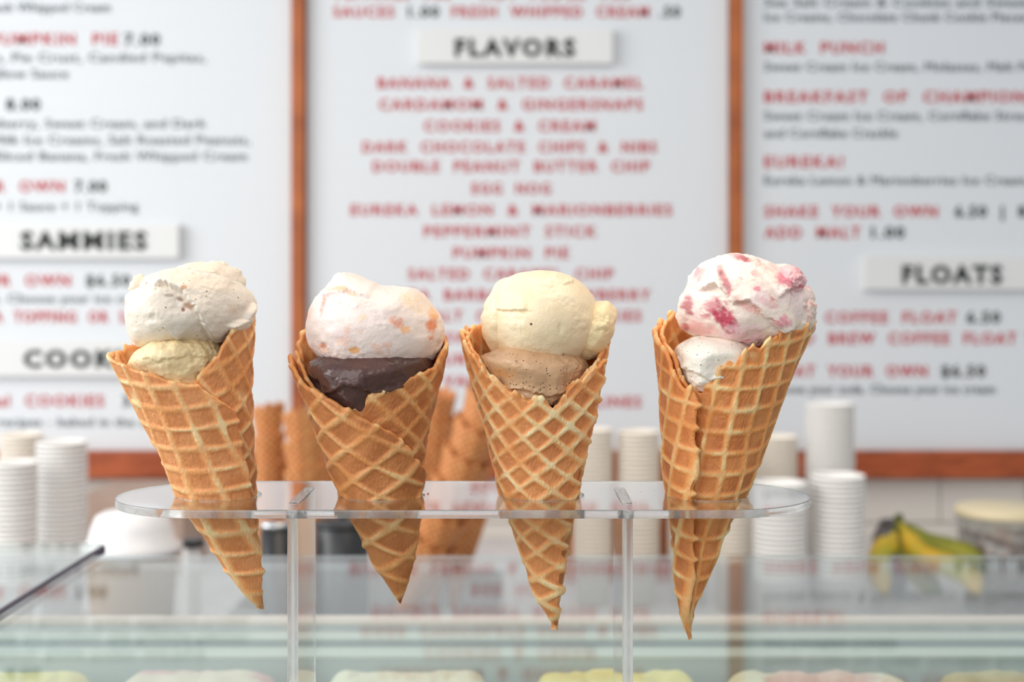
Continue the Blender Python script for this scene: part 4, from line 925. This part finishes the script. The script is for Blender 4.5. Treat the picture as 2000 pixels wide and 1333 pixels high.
# bananas
def banana(pts, rad, label, m):
    """pts: pixel centre line; first point is the stem end"""
    Y0 = pts[0][2]
    C = [P(x, y, yy) for x, y, yy in pts]; n = 26; seg = 12
    ts = np.linspace(0, len(C)-1, n); V = []; 
    def at(t):
        i = min(int(t), len(C)-2); f = t-i
        p0, p1, p2, p3 = C[max(i-1, 0)], C[i], C[i+1], C[min(i+2, len(C)-1)]
        return 0.5*((2*p1)+(p2-p0)*f+(2*p0-5*p1+4*p2-p3)*f*f+(3*p1-p0-3*p2+p3)*f**3)
    for k, t in enumerate(ts):
        p = at(t); d = (at(min(t+.05, len(C)-1))-at(max(t-.05, 0))).normalized(); u = d.cross(Vector((0, 1, 0.01))).normalized(); v_ = d.cross(u).normalized()
        s = k/(n-1); r = rad*(0.28 if s < .12 else 0.28+0.72*float(sstep(.12, .35, s)))*(1-0.78*float(sstep(.82, 1.0, s)))
        for j in range(seg):
            a = 2*math.pi*j/seg; fac = 1+0.07*math.cos(5*a); V.append(tuple(p+(u*math.cos(a)+v_*math.sin(a))*r*fac))
    Fq = [(k*seg+j, k*seg+(j+1) % seg, (k+1)*seg+(j+1) % seg, (k+1)*seg+j) for k in range(n-1) for j in range(seg)]
    root = thing('banana', C[len(C)//2], label, 'banana', None)
    cut = 4*seg
    me = bpy.data.meshes.new('peel'); me.from_pydata(V, [], Fq+[tuple(range(len(V)-seg, len(V)))]); smooth(me); mesh_obj('peel', me, m, root)
    mid = C[0]; me = bpy.data.meshes.new('stem'); me.from_pydata([tuple(Vector(v)+(Vector(v)-P(*pts[0]))*0.0+Vector((0, 0, 0))) for v in V[:cut]], [], [f for f in Fq if max(f) < cut]+[tuple(range(seg))][::1])
    for v in me.vertices:
        kk = v.index//seg; c = Vector((0, 0, 0))
        for j in range(seg): c += Vector(V[kk*seg+j])
        c /= seg; v.co = c+(v.co-c)*1.12
    smooth(me); mesh_obj('stem', me, M['stem'], root)
banana([(1756, 1006, 2.40), (1764, 1028, 2.39), (1800, 1060, 2.36), (1850, 1074, 2.33), (1896, 1092, 2.30), (1920, 1130, 2.28)], 0.0185, 'topmost yellow-green banana of the bunch, arching right from its stem', M['banana_green'])
banana([(1754, 1008, 2.38), (1766, 1040, 2.36), (1800, 1085, 2.33), (1850, 1105, 2.30), (1895, 1128, 2.27), (1910, 1160, 2.25)], 0.0185, 'yellow banana lying just under the topmost one', M['banana'])
banana([(1752, 1008, 2.42), (1758, 1040, 2.41), (1775, 1085, 2.40), (1800, 1130, 2.38), (1840, 1160, 2.36)], 0.0185, 'green-shouldered banana at the back of the bunch', M['banana_green'])
banana([(1752, 1030, 2.36), (1740, 1058, 2.34), (1722, 1080, 2.32), (1716, 1120, 2.30), (1730, 1160, 2.28)], 0.0180, 'yellow banana hanging left in the bunch next to the white cups', M['banana'])
fb = thing('fruit_bowl', P(1735, 1180, 2.52), 'dark grey round jar behind the banana stems', 'jar')
Xf = P(1738, 0, 2.52).x; s_ = 2.52/F
mesh_obj('jar_body', lathe_me([(0, ZC), (0.026, ZC), (0.030, ZC+.01), (0.030, -(1050-HY)*s_), (0.022, -(1028-HY)*s_), (0, -(1026-HY)*s_)], 30, Xf, 2.52, 0), mat('slate_glaze', (104, 100, 100), 0.4), fb)
mesh_obj('jar_lid', lathe_me([(0, -(1027-HY)*s_), (0.018, -(1027-HY)*s_), (0.017, -(1016-HY)*s_), (0, -(1012-HY)*s_)], 24, Xf, 2.52, 0), mat('slate_lid', (92, 88, 88), 0.4), fb)
fb.name = 'lidded_jar'

# clear deli container with nuts
dc = thing('deli_container', P(1970, 1180, 2.35), 'clear plastic container of brown nuts with a cream lid at the right edge', 'container')
Xn = P(1962, 0, 2.35).x; s_ = 2.35/F
mesh_obj('container_wall', lathe_me([(0, ZC+.001), (0.060, ZC+.001), (0.078, -(1004-HY)*s_), (0.0765, -(1004-HY)*s_), (0.0585, ZC+.003), (0, ZC+.003)], 44, Xn, 2.35, 0), M['deli'], dc)
mesh_obj('lid', lathe_me([(0.078, -(1006-HY)*s_), (0.080, -(1004-HY)*s_), (0.080, -(994-HY)*s_), (0.074, -(988-HY)*s_), (0, -(986-HY)*s_)], 44, Xn, 2.35, 0), M['lid_cream'], dc)
bm = bmesh.new(); q = random.Random(3)
zt = -(1040-HY)*s_
for k in range(330):
    z = q.uniform(ZC+.012, zt); rm = 0.055+0.014*(z-ZC)/(zt-ZC); a = q.uniform(0, 6.283); rr = rm*math.sqrt(q.uniform(.3, 1))
    mt = Matrix.Translation((Xn+rr*math.cos(a), 2.35+rr*math.sin(a), z)) @ Matrix.Rotation(q.uniform(0, 3), 4, 'X') @ Matrix.Diagonal((1, .75, .6, 1))
    bmesh.ops.create_icosphere(bm, subdivisions=1, radius=q.uniform(.007, .0095), matrix=mt)
me = bpy.data.meshes.new('nuts'); bm.to_mesh(me); bm.free(); o = mesh_obj('nuts', me, M['nuts'], dc); o['kind'] = 'stuff'; o['label'] = 'brown candied nuts inside the container'
